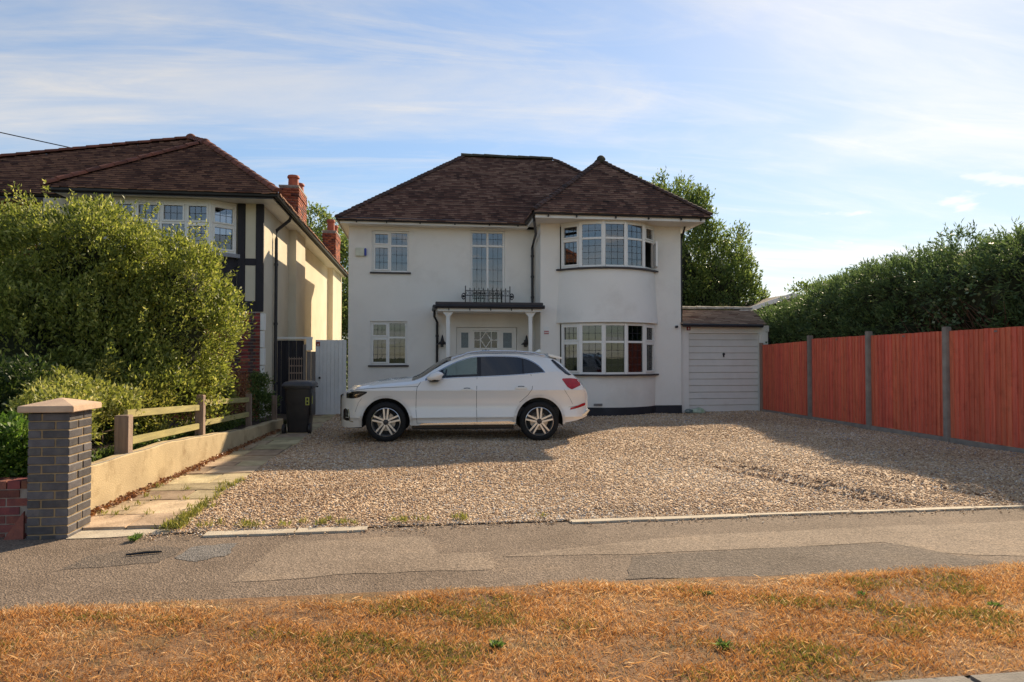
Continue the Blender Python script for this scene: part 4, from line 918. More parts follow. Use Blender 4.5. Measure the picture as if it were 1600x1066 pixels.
b.f.append(i3); b.f.append(i0[::-1]); b.build('lid', surf('bin_lid',(.075,.07,.072),(.05,.047,.05),5,.4), bn, smooth=50)
b = MB(); b.tube([(bx0-.02,15.06,.95),(bx1+.02,15.06,.95)], .018, 8); b.box(bx0+.06,bx0+.11,15.0,15.07,.93,.97); b.box(bx1-.11,bx1-.06,15.0,15.07,.93,.97); b.build('handle', m_bin, bn)
b = MB(); b.box(bx1-.036,bx1-.012,14.40,14.92,.38,.84); b.build('side_panel', m_bin, bn)
for x in (bx0+.0, bx1-.06):
    b = MB(); wv = [(.001,0),(.10,0),(.11,.01),(.11,.05),(.10,.06),(.001,.06)]
    b.lathe(wv, 16, (0,0,0)); b.v = [(x-.02+z, 14.42+a, .112+c) for a, c, z in b.v]; b.build('wheel', m_black, bn, smooth=40)
m_num = surf('bin_number_yellow',(.55,.55,.12),None,20,.6)
def digit8(mb, f, u, z, w, h):            # seven-segment figure 8 strokes
    t = .018
    for (a, c, d, e) in ((0,w,0,t),(0,w,h/2-t/2,h/2+t/2),(0,w,h-t,h),(0,t,t,h/2-t/2),(0,t,h/2+t/2,h-t),(w-t,w,t,h/2-t/2),(w-t,w,h/2+t/2,h-t)): f(mb, u+a, u+c, z+d, z+e)
b = MB(); digit8(b, lambda m_, a, c, d, e: m_.box(a,c,14.352,14.362,d,e), -2.30, .60, .075, .16); b.v = [(x, y-.0+(.93-z)*.06-.015, z) for x, y, z in b.v]; b.build('house_number', m_num, bn)
b = MB(); digit8(b, lambda m_, a, c, d, e: m_.box(-2.1975,-2.189,a,c,d,e), 14.42, .62, .075, .16); b.v = [(x-.0+.012, y, z) for x, y, z in b.v]; b.build('house_number', m_num, bn)

# ---------------------------------------------------------------- red panel fence
FX = 9.66
fc = thing('panel_fence', 'red stained close-board fence with grey concrete posts along the drive', 'fence', (FX,12.7,0))
fy = [18.30, 15.90, 13.65, 11.44, 9.22, 7.0]
for i, y in enumerate(fy[1:]): 
    b = MB(); b.box(FX-.055,FX+.06,y-.06,y+.06,-.1,2.12+(.02 if i else 0)); b.build('post', m_conc, fc, bevel=.012)
for i, (y1, y0) in enumerate(zip(fy, fy[1:])):
    a, c = y0+.062, y1-(.062 if i else .0)
    z0 = .10; b = MB(); b.box(FX-.03,FX+.03,a,c,-.08,z0); b.build('gravel_board', m_conc, fc, bevel=.008)
    pn = MB(); 
    for z in (.35, 1.05, 1.78): pn.box(FX+.016,FX+.055,a,c,z,z+.07)
    pn = pn.build('panel', m_redw, fc)
    n = int(round((c-a)/.108)); w = (c-a)/n; zt = (1.92, 2.03, 2.04, 2.06, 2.05)[i]
    for k in range(n):
        ya = a+k*w; zz = zt + (.02*(1-k/n) if i else .06*(1-k/n)) + random.uniform(-.004,.004); t = random.uniform(-.002,.002)
        b = MB(); ii = [b.P(p) for p in ((FX+.012+t,ya-.012,z0+.004),(FX-.019+t,ya-.012,z0+.004),(FX+.002+t,ya+w-.003,z0+.004),(FX+.0125+t,ya+w-.003,z0+.004),(FX+.012+t,ya-.012,zz),(FX-.019+t,ya-.012,zz),(FX+.002+t,ya+w-.003,zz),(FX+.0125+t,ya+w-.003,zz))]
        for q in ((0,1,2,3),(7,6,5,4),(0,4,5,1),(1,5,6,2),(2,6,7,3),(3,7,4,0)): b.f.append([ii[s] for s in q])
        b.build('board', m_redw, pn)
    if i: MB().box(FX-.025,FX-.0215,(a+c)/2-.03,(a+c)/2+.03,zt-.06,zt-.03).build('maker_tag', m_conc, pn)
MB().box(FX-.05,FX+.04,18.31,18.38,-.05,1.98).build('end_post', m_oldw, fc)

# ---------------------------------------------------------------- the parked car (local axes: x from nose to tail, -y the side seen, z up)
car = thing('parked_car', 'white mid-size SUV parked side-on across the gravel before the house', 'car', (.90,13.52,.02))
car.rotation_euler = (0, 0, R(-3.9)); ORG[car.name] = Vector((0,0,0))     # parts below are given in the car's own axes
def carpaint():
    m, n, l, b = M('white_car_paint'); b.inputs['Base Color'].default_value = (.76,.75,.72,1); b.inputs['Roughness'].default_value = .25; b.inputs['Coat Weight'].default_value = 1.0; b.inputs['Coat Roughness'].default_value = .02
    g = n.new('ShaderNodeNewGeometry'); tr = n.new('ShaderNodeBsdfDiffuse'); tr.inputs[0].default_value = (.03,.03,.033,1)      # cabin side is dark trim
    mx = n.new('ShaderNodeMixShader'); l.new(g.outputs['Backfacing'], mx.inputs[0]); l.new(b.outputs[0], mx.inputs[1]); l.new(tr.outputs[0], mx.inputs[2]); l.new(mx.outputs[0], n['Material Output'].inputs[0])
    r = ramp(n, [(.3,(.74,.72,.68)),(.7,(.77,.75,.71))]); l.new(noise(n, l, 2.0, 3), r.inputs[0]); l.new(r.outputs[0], b.inputs['Base Color'])
    return m
m_paint = carpaint()
m_paint2 = surf('white_lip_paint',(.70,.68,.64),None,5,.3)
m_tyre = surf('tyre_rubber',(.022,.021,.021),(.015,.015,.015),20,.8,.2,80,.2)
m_alloy = surf('alloy_silver',(.66,.65,.64),(.58,.57,.56),9,.28,metal=.85)
m_alloyd = surf('alloy_dark',(.05,.05,.055),(.03,.03,.035),9,.4,metal=.5)
m_chrome = surf('bright_trim',(.72,.72,.72),(.66,.66,.66),9,.18,metal=1)
m_blk = surf('gloss_black_trim',(.014,.014,.016),(.01,.01,.012),9,.2,spec=.5)
m_seam = surf('panel_gap',(.05,.05,.052),(.035,.035,.037),9,.7)
m_cgl = glass('car_front_glass',(.62,.72,.70),.05); m_cgd = glass('car_privacy_glass',(.018,.02,.03),.09); m_wsc = glass('windscreen_glass',(.5,.56,.56),.10)
m_lampc = glass('headlamp_lens',(.75,.78,.82),.10); m_red = surf('tail_lamp_red',(.42,.012,.018),(.30,.008,.012),14,.15,spec=.6)
m_trimd = surf('cabin_trim',(.03,.03,.032),(.02,.02,.022),9,.7); m_disc = surf('brake_disc',(.42,.38,.34),(.30,.26,.22),12,.35,metal=.8)
FAX, RAX, WZ, AR = -1.45, 1.37, .368, .435
I = lambda xs, ys: (lambda x: float(np.interp(x, xs, ys)))
def smooth_interp(xs, ys):
    xs, ys = np.array(xs, float), np.array(ys, float); h = np.diff(xs); d = np.diff(ys)/h
    mder = np.zeros(len(xs)); mder[1:-1] = np.where(d[:-1]*d[1:] > 0, 2*d[:-1]*d[1:]/(d[:-1]+d[1:]+1e-12), 0); mder[0] = d[0]; mder[-1] = d[-1]
    def f(x):
        x = min(max(x, xs[0]), xs[-1]); i = min(int(np.searchsorted(xs, x, 'right'))-1, len(xs)-2); t = (x-xs[i])/h[i]
        return float((2*t**3-3*t**2+1)*ys[i] + (t**3-2*t**2+t)*h[i]*mder[i] + (-2*t**3+3*t**2)*ys[i+1] + (t**3-t**2)*h[i]*mder[i+1])
    return f
SI = smooth_interp
plan = SI([-2.34,-2.28,-2.18,-2.0,-1.7,-1.3,0,1.2,1.7,2.0,2.2,2.29,2.34],[.50,.64,.77,.895,.955,.985,1,1,.985,.945,.865,.78,.58])
prof_w = SI([.2,.32,.40,.445,.50,.62,.75,.88,.945,.975,1.05,1.15,1.3],[.85,.895,.908,.946,.940,.917,.918,.936,.952,.936,.908,.886,.86])
zbot = SI([-2.34,-2.2,-1.95,-1.0,0,.9,1.85,2.1,2.34],[.27,.25,.27,.30,.31,.31,.34,.38,.47])
zbelt = SI([-2.34,-2.28,-2.15,-1.95,-1.6,-1.2,-.9,-.72,-.3,.3,.9,1.45,1.75,1.95,2.1,2.2,2.3,2.34],[.74,.82,.90,.96,1.0,1.03,1.07,1.125,1.165,1.19,1.22,1.265,1.28,1.24,1.14,1.0,.86,.78])
zedge = SI([-2.34,-2.28,-2.15,-1.95,-1.6,-1.2,-.95,-.80,-.55,-.25,0,.35,.9,1.35,1.62,1.74,1.9,2.05,2.15,2.22,2.3,2.34],[.77,.86,.95,1.01,1.055,1.09,1.115,1.17,1.33,1.49,1.572,1.612,1.61,1.575,1.525,1.485,1.345,1.21,1.12,1.02,.89,.80])
zcen = SI([-2.34,-2.29,-2.2,-2.0,-1.7,-1.4,-1.08,-.98,-.60,-.30,-.05,.35,.9,1.4,1.66,1.745,1.76,1.95,2.08,2.16,2.22,2.3,2.34],[.80,.90,.985,1.05,1.11,1.15,1.18,1.20,1.43,1.575,1.635,1.662,1.662,1.635,1.60,1.575,1.53,1.36,1.22,1.13,1.04,.90,.81])
yedge = SI([-2.34,-2.2,-1.9,-1.4,-.95,-.55,0,.6,1.2,1.6,1.9,2.1,2.25,2.34],[.50,.66,.74,.78,.78,.70,.625,.615,.61,.615,.68,.73,.72,.60])
wtop = SI([-.74,-.55,-.3,-.1,.1,.3,.6,.95,1.12,1.28,1.40,1.47],[1.165,1.265,1.395,1.482,1.54,1.562,1.567,1.555,1.525,1.455,1.365,1.285])
def side_y(x, z): return plan(x)*prof_w(z) - (.0 if z < zbelt(x) else 0)
def upper_y(x, z):
    zb_, ze = zbelt(x), zedge(x); t = min(max((z-zb_)/max(ze-zb_, .02), 0), 1); y0 = side_y(x, zb_); y1 = min(yedge(x), y0-.01)
    return y0+(y1-y0)*(t**1.12)
def surf_y(x, z): return side_y(x, z) if z <= zbelt(x) else upper_y(x, z)
xs = set(np.round(np.linspace(-2.34, 2.34, 105), 4))
for ax in (FAX, RAX):
    xs = {x for x in xs if abs(x-ax) > AR+.012}
    for k in range(25): a = math.pi*k/24; xs.add(round(ax+AR*math.cos(a), 4))
    xs |= {round(ax-AR-.006,4), round(ax+AR+.006,4)}
xs |= {-.74,1.47,.235,.29,-1.0,-.27,1.76,2.05,1.06,1.09}; xs = sorted(xs)
LV = [.30,.38,.41,.445,.50,.58,.66,.75,.84,.90,.945,.975,1.01]
def station(x):
    zb_ = zbot(x); arch = False
    for ax in (FAX, RAX):
        if abs(x-ax) <= AR+1e-6: zb_ = max(zb_, WZ+.005+math.sqrt(max(AR*AR-(x-ax)**2, 0))); arch = True
    bl = zbelt(x); pts = []; zz = zb_; lv = [zb_]
    for i, q in enumerate(LV): zz = min(max(q, zz+.003), bl-.02+.001*i); lv.append(zz)
    lv.append(bl)
    for q in lv: pts.append((-side_y(x, q), q))
    ze = zedge(x); wb = bl+.012; inw = -.74 <= x <= 1.47
    wt = min(max(wtop(x), wb+.002), ze-.025) if inw else wb+.002
    wb = min(wb, ze-.02); wt = max(min(wt, ze-.012), wb+.001)
    pts += [(-upper_y(x, wb), wb), (-upper_y(x, wt), wt)]
    ye = min(yedge(x), side_y(x, bl)-.01); zc_ = zcen(x)
    pts.append((-ye, ze))
    for f in (.93, .70, .38, 0): pts.append((-ye*f, ze+(zc_-ze)*(1-f*f)))
    return pts
ST = [station(x) for x in xs]; NR = len(ST[0]); iw = len(LV)+2        # row index of window bottom
body, wsc, rwn = MB(), MB(), MB()
wf, wr, wq, pil, pil2 = ({1: MB(), -1: MB()} for _ in range(5))
def put(mb, i, j, sgn):
    a = [(xs[i],*ST[i][j]), (xs[i+1],*ST[i+1][j]), (xs[i+1],*ST[i+1][j+1]), (xs[i],*ST[i][j+1])]
    a = [(x, y*sgn, z) for x, y, z in a]
    mb.quad(*(a if sgn > 0 else a[::-1]))
for i in range(len(xs)-1):
    xm = (xs[i]+xs[i+1])/2
    for j in range(NR-1):
        mb = body
        if j == iw and -.74 < xm < 1.47: mb = wf if xm < .235 else pil if xm < .29 else wr if xm < 1.06 else pil2 if xm < 1.09 else wq
        elif j >= NR-4 and -1.0 < xm < -.27: mb = wsc
        elif j >= NR-4 and 1.76 < xm < 2.05: mb = rwn
        for s in (1, -1): put(mb[s] if isinstance(mb, dict) else mb, i, j, s)
for e, rev in ((0, False), (-1, True)):
    ring = [(xs[e], y, z) for y, z in ST[e]] + [(xs[e], -y, z) for y, z in ST[e][-2::-1]]
    body.quad(*(ring if rev else ring[::-1]))
def car_build(mb, name, m, parent=car, smooth=35, weld=True):
    me = bpy.data.meshes.new(name); me.from_pydata(mb.v, [], mb.f); me.update()
    if weld:
        bm = bmesh.new(); bm.from_mesh(me); bmesh.ops.remove_doubles(bm, verts=bm.verts, dist=2e-4); bmesh.ops.dissolve_degenerate(bm, edges=bm.edges, dist=2e-4)
        if not smooth == 'n': bmesh.ops.recalc_face_normals(bm, faces=bm.faces)
        bm.to_mesh(me); bm.free()
    shade(me, smooth if smooth != 'n' else 35); me.materials.append(m); o = bpy.data.objects.new(name, me); COL.objects.link(o); o.parent = parent; ORG[o.name] = Vector((0,0,0)); return o
bo = car_build(body, 'body', m_paint, smooth=32)
# outward normals matter for the trim side of the paint
me = bo.data; c = sum((p.normal.y*p.center.y for p in me.polygons), 0)
if c < 0: me.flip_normals()
for nm, mb, m in (('windscreen', wsc, m_wsc), ('rear_window', rwn, m_cgd)): car_build(mb, nm, m)
for s in (1, -1):
    for nm, mb, m in (('front_side_window', wf, m_cgl), ('rear_side_window', wr, m_cgd), ('quarter_window', wq, m_cgd), ('window_pillar', pil, m_blk), ('window_pillar', pil2, m_blk)): car_build(mb[s], nm, m)
def strip(pts, w, m, name, parent=bo, off=.002, both=True, closed=False, th=.0):
    """narrow band lying on the car's flank along (x,z) points"""
    for sg in ((1,-1) if both else (1,)):
        mb = MB()
        P = pts+[pts[0]] if closed else pts
        L = []
        for k, (x, z) in enumerate(P):
            x0, z0 = P[max(k-1,0)]; x1, z1 = P[min(k+1,len(P)-1)]; d = Vector((x1-x0, z1-z0)); d = d.normalized() if d.length else Vector((1,0)); n_ = Vector((-d.y, d.x))*w/2
            L.append([(q[0], -sg*(surf_y(q[0], q[1])+off), q[1]) for q in ((x+n_.x, z+n_.y), (x-n_.x, z-n_.y))])
        for (a, b_), (c_, d_) in zip(L, L[1:]): mb.quad(a, c_, d_, b_)
        car_build(mb, name, m, parent, weld=False, smooth='n')
def dense(pts, n=8):
    o = []
    for (a, b_), (c_, d_) in zip(pts, pts[1:]): o += [(a+(c_-a)*k/n, b_+(d_-b_)*k/n) for k in range(n)]
    return o+[pts[-1]]
def patch(poly, m, name, parent=bo, off=.004, both=True, n=14, label=None):
    """filled outline laid on the flank: rows between lower and upper chains (both left to right)"""
    lo, hi = poly; X = np.linspace(0, 1, n)
    for sg in ((1,-1) if both else (1,)):
        g = []; mb = MB()
        for t in X:
            def at(ch): 
                s = t*(len(ch)-1); k = min(int(s), len(ch)-2); f = s-k; return (ch[k][0]+(ch[k+1][0]-ch[k][0])*f, ch[k][1]+(ch[k+1][1]-ch[k][1])*f)
            a, c_ = at(lo), at(hi); g.append([(a[0]+(c_[0]-a[0])*v, a[1]+(c_[1]-a[1])*v) for v in np.linspace(0,1,6)])
        for r0, r1 in zip(g, g[1:]):
            for k in range(5):
                q = [r0[k], r1[k], r1[k+1], r0[k+1]]; mb.quad(*[(x, -sg*(surf_y(x, z)+off), z) for x, z in q])
        car_build(mb, name, m, parent, smooth='n', weld=False)
SEAM = .0075
strip(dense([(-.885,.335),(-.905,.6),(-.90,.85),(-.885,1.0),(-.82,1.10)]), SEAM, m_seam, 'door_seam'); strip(dense([(.215,.335),(.205,.6),(.205,.9),(.215,1.18)]), SEAM, m_seam, 'door_seam')
strip(dense([(1.215,1.245),(1.25,1.10),(1.235,.97),(1.16,.86),(1.0,.72)]), SEAM, m_seam, 'door_seam'); strip(dense([(-.885,.345),(.2,.345),(.9,.345),(.955,.345)]), SEAM, m_seam, 'sill_seam')
strip(dense([(-2.13,.94),(-1.75,.985),(-1.3,1.005),(-.87,1.02)]), SEAM, m_seam, 'bonnet_seam'); strip(dense([(-2.02,.55),(-1.96,.72),(-1.90,.80)]), .005, m_seam, 'bumper_seam'); strip(dense([(1.78,.60),(1.95,.63),(2.15,.655)]), .005, m_seam, 'bumper_seam')
strip(dense([(1.83,.96),(1.95,.78),(2.0,.68)]), .005, m_seam, 'tailgate_seam')
strip(dense([(-.93,.44),(0,.455),(.9,.45)]), .006, surf('crease_shade_grey',(.45,.44,.42),None,9,.4), 'crease_shade_line')  # grey band paints the soft shade along the lower door crease
for ax in (FAX, RAX):
    a_ = [math.radians(k) for k in range(-8, 189, 7)]
    strip([(ax+(AR+.028)*math.cos(a), WZ+.005+(AR+.028)*math.sin(a)) for a in a_ if .27 < WZ+(AR+.028)*math.sin(a)], .052, m_paint2, 'arch_lip', off=.012)
# bright window surround and sill blade
tp = [(-.74+.0,1.155)]+[(x, wtop(x)+.012) for x in np.linspace(-.66,1.44,40)]+[(1.485,1.275)]
strip(tp, .016, m_chrome, 'window_trim', off=.005); strip([(x, zbelt(x)+.004) for x in np.linspace(-.74,1.485,40)], .012, m_chrome, 'window_trim', off=.005)
for s in (-1, 1):
    b = MB(); b.prism([(-.86,.318),(-.78,.345),(.80,.375),(.93,.352),(.90,.322)], 'y', s*.895, s*.925); b.build('sill_blade', m_chrome, bo, org=(0,0,0))
    b = MB(); b.box(-.98,.88,min(s*.74,s*.84),max(s*.74,s*.84),.25,.318); b.build('sill', m_blk, bo)
# door handles
for x in (.03, 1.03):
    for s in (-1, 1):
        y = surf_y(x, .985); z = .955+.03*(x > .5); b = MB(); b.prism([(x-.12,z-.005),(x-.10,z+.018),(x+.10,z+.018),(x+.12,z-.005),(x+.10,z-.02),(x-.10,z-.02)], 'y', min(s*(y-.01),s*(y+.028)), max(s*(y-.01),s*(y+.028))); b.build('door_handle', m_paint, bo, bevel=.006)
        strip([(x-.06,z+.028),(x,z+.034),(x+.06,z+.028)], .014, m_seam, 'recess_shade', both=False) if s == 1 else None  # dark band on the flank paints the shade in the hollow above the handle
# mirrors
for s in (-1, 1):
    b = MB(); b.sphere((0,0,0), .1, 16, 10); b.v = [(-.565+x*1.45+(.04 if z > 0 else 0), s*(1.0+y*1.05), 1.205+z*.95-(.0 if x > 0 else .012)) for x, y, z in b.v]; mo = b.build('mirror', m_paint, car, smooth=True)
    b = MB(); b.sphere((0,0,0), .1, 14, 8); b.v = [(-.575+x*1.2, s*(.985+y*1.0), 1.150+z*.55) for x, y, z in b.v]; b.build('mirror_base', m_blk, mo, smooth=True)
    b = MB(); b.prism([(-.66,1.10),(-.50,1.10),(-.50,1.16),(-.64,1.15)], 'y', min(s*.86,s*.97), max(s*.86,s*.97)); b.build('mirror_arm', m_blk, mo)
# roof rails
for s in (-1, 1):
    b = MB(); pts = [(x, s*(yedge(x)+.005), zedge(x)+.02+(.035 if .0 < x < 1.3 else .012)) for x in np.linspace(-.25,1.5,18)]; b.tube(pts, .016, 8); b.build('roof_rail', m_chrome, bo, smooth=40)
b = MB(); b.prism([(1.56,1.63),(1.83,1.555),(1.85,1.54),(1.82,1.52),(1.60,1.56)], 'y', -.60, .60); b.build('spoiler', m_paint, bo, bevel=.012)
b = MB(); b.prism([(1.35,1.65),(1.47,1.72),(1.52,1.65)], 'y', -.025, .025); b.build('roof_fin', m_paint, bo, bevel=.006)
# lamps
patch(([(1.62,1.50),(1.74,1.36),(1.86,1.25),(1.93,1.215)], [(1.66,1.515),(1.80,1.40),(1.92,1.28),(1.99,1.225)]), m_blk, 'rear_glass_wrap', off=.004)
patch(([(-2.20,.80),(-2.08,.795),(-1.95,.815),(-1.80,.90)], [(-2.20,.90),(-2.10,.925),(-1.95,.935),(-1.795,.925)]), m_alloyd, 'headlamp_housing', off=.003)
patch(([(-2.17,.815),(-2.06,.81),(-1.95,.83),(-1.83,.90)], [(-2.17,.885),(-2.09,.905),(-1.95,.918),(-1.83,.915)]), m_lampc, 'headlamp', off=.012)
strip(dense([(-2.14,.845),(-2.02,.86),(-1.86,.905)],4), .016, m_chrome, 'lamp_reflector', off=.007); strip(dense([(-2.10,.885),(-1.98,.9),(-1.9,.912)],4), .012, m_chrome, 'lamp_reflector', off=.007)
patch(([(1.80,1.14),(1.90,1.0),(1.98,.955),(2.16,1.03)], [(1.81,1.16),(1.95,1.165),(2.06,1.155),(2.135,1.13)]), m_red, 'tail_lamp', off=.008)
patch(([(1.95,.575),(2.08,.60),(2.22,.64),(2.26,.66)], [(1.96,.615),(2.08,.645),(2.20,.69),(2.25,.70)]), m_red, 'bumper_reflector', off=.006)
patch(([(-2.27,.40),(-2.2,.38),(-2.14,.385)], [(-2.27,.58),(-2.22,.61),(-2.17,.585)]), m_blk, 'air_intake', off=.004)
strip(dense([(-2.16,.60),(-2.135,.5),(-2.13,.38),(-2.06,.365)],4), .022, m_chrome, 'intake_trim', off=.006)
b = MB(); b.prism([(-2.36,.36),(-2.36,.84),(-2.33,.86),(-2.30,.86),(-2.30,.36)], 'y', -.42, .42); gl_ = b.build('grille', m_blk, car)
for k in range(9): MB().box(-2.368,-2.36,-.36+k*.09-.008,-.36+k*.09+.008,.40,.82).build('grille_bar', m_chrome, gl_)
MB().box(-2.385,-2.369,-.26,.26,.46,.57).build('number_plate', m_upvc, car); MB().box(2.335,2.352,-.26,.26,.80,.91).build('number_plate', surf('rear_plate_yellow',(.7,.55,.08),None,9,.5), car)
b = MB(); b.prism([(2.05,.40),(2.30,.46),(2.335,.52),(2.30,.54),(2.06,.47)], 'y', -.74, .74); b.build('rear_diffuser', m_blk, car, bevel=.01)
for s in (-1, 1): b = MB(); b.prism([(2.08,.43),(2.26,.47),(2.335,.56),(2.31,.58),(2.22,.50),(2.08,.455)], 'y', min(s*.55,s*.82), max(s*.55,s*.82)); b.build('exhaust_trim', m_chrome, car, bevel=.006)
strip([(-1.02+.14,.90),(-1.02+.15,.93)], .02, m_blk, 'badge') if False else None
# underbody, arches, cabin
b = MB(); b.box(-.98,.90,-.80,.80,.22,.34); b.box(-2.2,-1.93,-.66,.66,.24,.34); b.box(1.84,2.2,-.66,.66,.36,.46); b.box(-1.95,1.9,-.52,.52,.30,.70); b.build('underbody', m_trimd, car)
for ax in (FAX, RAX):
    for s in (-1, 1):
        b = MB(); n = 20; r = AR+.002; pr_ = []
        for k in range(n+1): a = math.pi*k/n; pr_.append((ax+r*math.cos(a), WZ+.005+r*math.sin(a)))
        pr_ = [(ax+r, .28)]+pr_+[(ax-r, .28)]
        yo = s*(side_y(ax, .85)-.012); yi = s*.50
        for (x0, z0), (x1, z1) in zip(pr_, pr_[1:]): b.quad((x0,yo,z0),(x1,yo,z1),(x1,yi,z1),(x0,yi,z0))
        b.quad(*[(x, yi, z) for x, z in pr_]); b.build('wheel_arch_liner', m_trimd, car)
b = MB(); b.box(-.95,1.75,-.83,.83,.45,.62); b.box(-1.0,-.72,-.78,.78,.62,1.10); b.box(1.2,1.8,-.74,.74,.62,1.12); b.build('cabin_floor', m_trimd, car)
for s in (-1, 1):
    for x, z in ((.12,.62),(.95,.62)):
        b = MB(); b.box(x-.28,x+.25,s*.37-.24,s*.37+.24,z,z+.16); b.prism([(x+.15,z+.16),(x+.30,z+.16),(x+.46,z+.70),(x+.36,z+.72)], 'y', s*.37-.23, s*.37+.23); b.prism([(x+.38,z+.73),(x+.47,z+.72),(x+.50,z+.90),(x+.42,z+.91)], 'y', s*.37-.13, s*.37+.13); b.build('seat', m_trimd, car, bevel=.03)
b = MB(); b.tube([(-.42+.09*math.sin(a)*.4, .37+.18*math.cos(a), 1.13+.17*math.sin(a)) for a in [2*math.pi*k/20 for k in range(21)]], .016, 6, False); b.tube([(-.42,.37,1.13),(-.66,.37,1.0)], .03, 6); b.box(-.45,-.40,.20,.54,1.11,1.14); b.build('steering_wheel', m_trimd, car)
# wheels
def wheel(x, s):
    yc = s*.945; 
    T_ = lambda a, c_, h: (x+a, yc - s*h, WZ+c_)                      # h measured inwards from the outer face
    def L(prof, n=40):
        b = MB(); b.T = lambda p, q, r: T_(p, r, q); b.lathe(prof, n, (0,0,0), 'y'); return b
    rim = L([(.254,.012),(.264,.018),(.262,.03),(.248,.045),(.240,.13),(.238,.20)]); 
    rimo = rim.build('wheel', m_alloy, car, smooth=40)
    L([(.262,.03),(.298,.008),(.335,.014),(.360,.035),(.368,.06),(.368,.20),(.355,.235),(.27,.24),(.262,.2)]).build('tyre', m_tyre, rimo, smooth=40)
    L([(.001,.115),(.165,.115),(.170,.12),(.170,.14),(.001,.14)]).build('brake_disc', m_disc, rimo, smooth=40)
    L([(.001,.17),(.25,.17)]).build('wheel_back', m_trimd, rimo)
    b = MB(); a0 = R(100); b.T = lambda p, q, r: T_(p, r, q); 
    b.prism([(.175*math.cos(a), .175*math.sin(a)) for a in np.linspace(a0-.6,a0+.6,8)]+[(.11*math.cos(a), .11*math.sin(a)) for a in np.linspace(a0+.6,a0-.6,8)], 'y', .085, .15); b.build('brake_caliper', m_alloyd, rimo)
    for k in range(5):
        a = R(90 if s < 0 else 90)+2*math.pi*k/5
        a += math.pi/5*0
        b = MB(); b.T = lambda p, q, r: T_(p, r, q)
        for dlt in (-1, 1):
            u = Vector((math.cos(a), math.sin(a))); v = Vector((-u.y, u.x))*dlt
            p0, p1 = u*.045+v*.022, u*.252+v*.042; n1 = .0175
            q = [p0-v*n1, p1-v*(n1*.85), p1+v*(n1*.85), p0+v*n1]
            i_ = [b.P((p.x, h, p.y)) for h in (.022, .07) for p in q]
            for f in ((0,1,2,3),(7,6,5,4),(0,4,5,1),(1,5,6,2),(2,6,7,3),(3,7,4,0)): b.f.append([i_[t] for t in f])
        b.build('spoke', m_alloy, rimo, bevel=.004)
        b = MB(); b.T = lambda p, q, r: T_(p, r, q); p0, p1 = u*.05, u*.25; w_ = Vector((-u.y,u.x))
        i_ = [b.P((p.x, h, p.y)) for h in (.040, .07) for p in (p0-w_*.012, p1-w_*.027, p1+w_*.027, p0+w_*.012)]
        for f in ((0,1,2,3),(7,6,5,4),(0,4,5,1),(1,5,6,2),(2,6,7,3),(3,7,4,0)): b.f.append([i_[t] for t in f])
        b.build('spoke_web', m_alloyd, rimo)
    L([(.001,.014),(.034,.016),(.038,.025),(.062,.03),(.066,.07)]).build('hub_cap', m_alloyd, rimo, smooth=40)
for ax in (FAX, RAX):
    for s in (-1, 1): wheel(ax, s)

# ---------------------------------------------------------------- vegetation
def unit(v): return v/np.maximum(np.linalg.norm(v, axis=-1, keepdims=True), 1e-9)
def leaves(name, P, D, L, Wd, tint, m, parent, curl=.25):
    """one folded leaf (a bent quad) per point"""
    n = len(P); D = unit(D); r = RNG.normal(size=(n,3)); Sd = unit(np.cross(D, r)); Nn = np.cross(Sd, D)
    L = np.broadcast_to(L, (n,))[:,None]; Wd = np.broadcast_to(Wd, (n,))[:,None]
    a = P; c = P + D*L - Nn*L*curl*.6; mid = P + D*L*.5 + Nn*L*curl*.15
    V = np.stack([a, mid+Sd*Wd/2, c, mid-Sd*Wd/2], 1).reshape(-1,3); k = (np.arange(n)*4)[:,None]
    o = big_mesh(name, V, k+np.arange(4)[None], tint, m, parent); return o
def shell_points(n, lobes, jitter=.12, under=.25):
    """points over a union of ellipsoid lobes, mostly near their surfaces; returns positions and outward directions"""
    lobes = np.array(lobes, float); w = lobes[:,3]*lobes[:,4]+lobes[:,4]*lobes[:,5]+lobes[:,3]*lobes[:,5]; idx = RNG.choice(len(lobes), n, p=w/w.sum())
    d = unit(RNG.normal(size=(n,3))); low = (d[:,2] < -.2) & (RNG.random(n) > under); d[low,2] *= -1
    rad = np.clip(1 - np.abs(RNG.normal(0, jitter, n)), .25, 1.03)[:,None]
    c, r = lobes[idx,:3], lobes[idx,3:6]; P = c + d*r*rad; nrm = unit(d/r)
    # drop points buried deep inside another lobe
    deep = np.zeros(n, bool)
    for l in lobes: deep |= (((P-l[:3])/l[3:6])**2).sum(1) < .45
    return P[~deep], nrm[~deep]
def clumped(P, Nn, per, spread, up=.5, rnd=.6):
    """several leaves round each twig point"""
    n = len(P); Q = np.repeat(P, per, 0) + RNG.normal(0, spread, (n*per,3)); D = np.repeat(Nn, per, 0) + RNG.normal(0, rnd, (n*per,3)); D[:,2] += up
    return Q, D
def sub_lobes(lobes, n, rmin, rmax, squash=1.0, push=.9):
    out = []
    L = np.array(lobes, float); w = (L[:,3]*L[:,4]*L[:,5])**(2/3); idx = RNG.choice(len(L), n, p=w/w.sum())
    for i in idx:
        d = unit(RNG.normal(size=3)); r = RNG.uniform(rmin, rmax); p = L[i,:3] + d*(L[i,3:6])*(push+.16-RNG.random()**2*.6)
        out.append((*p, r*RNG.uniform(.8,1.3), r*RNG.uniform(.8,1.3), r*squash*RNG.uniform(.8,1.2)))
    return out
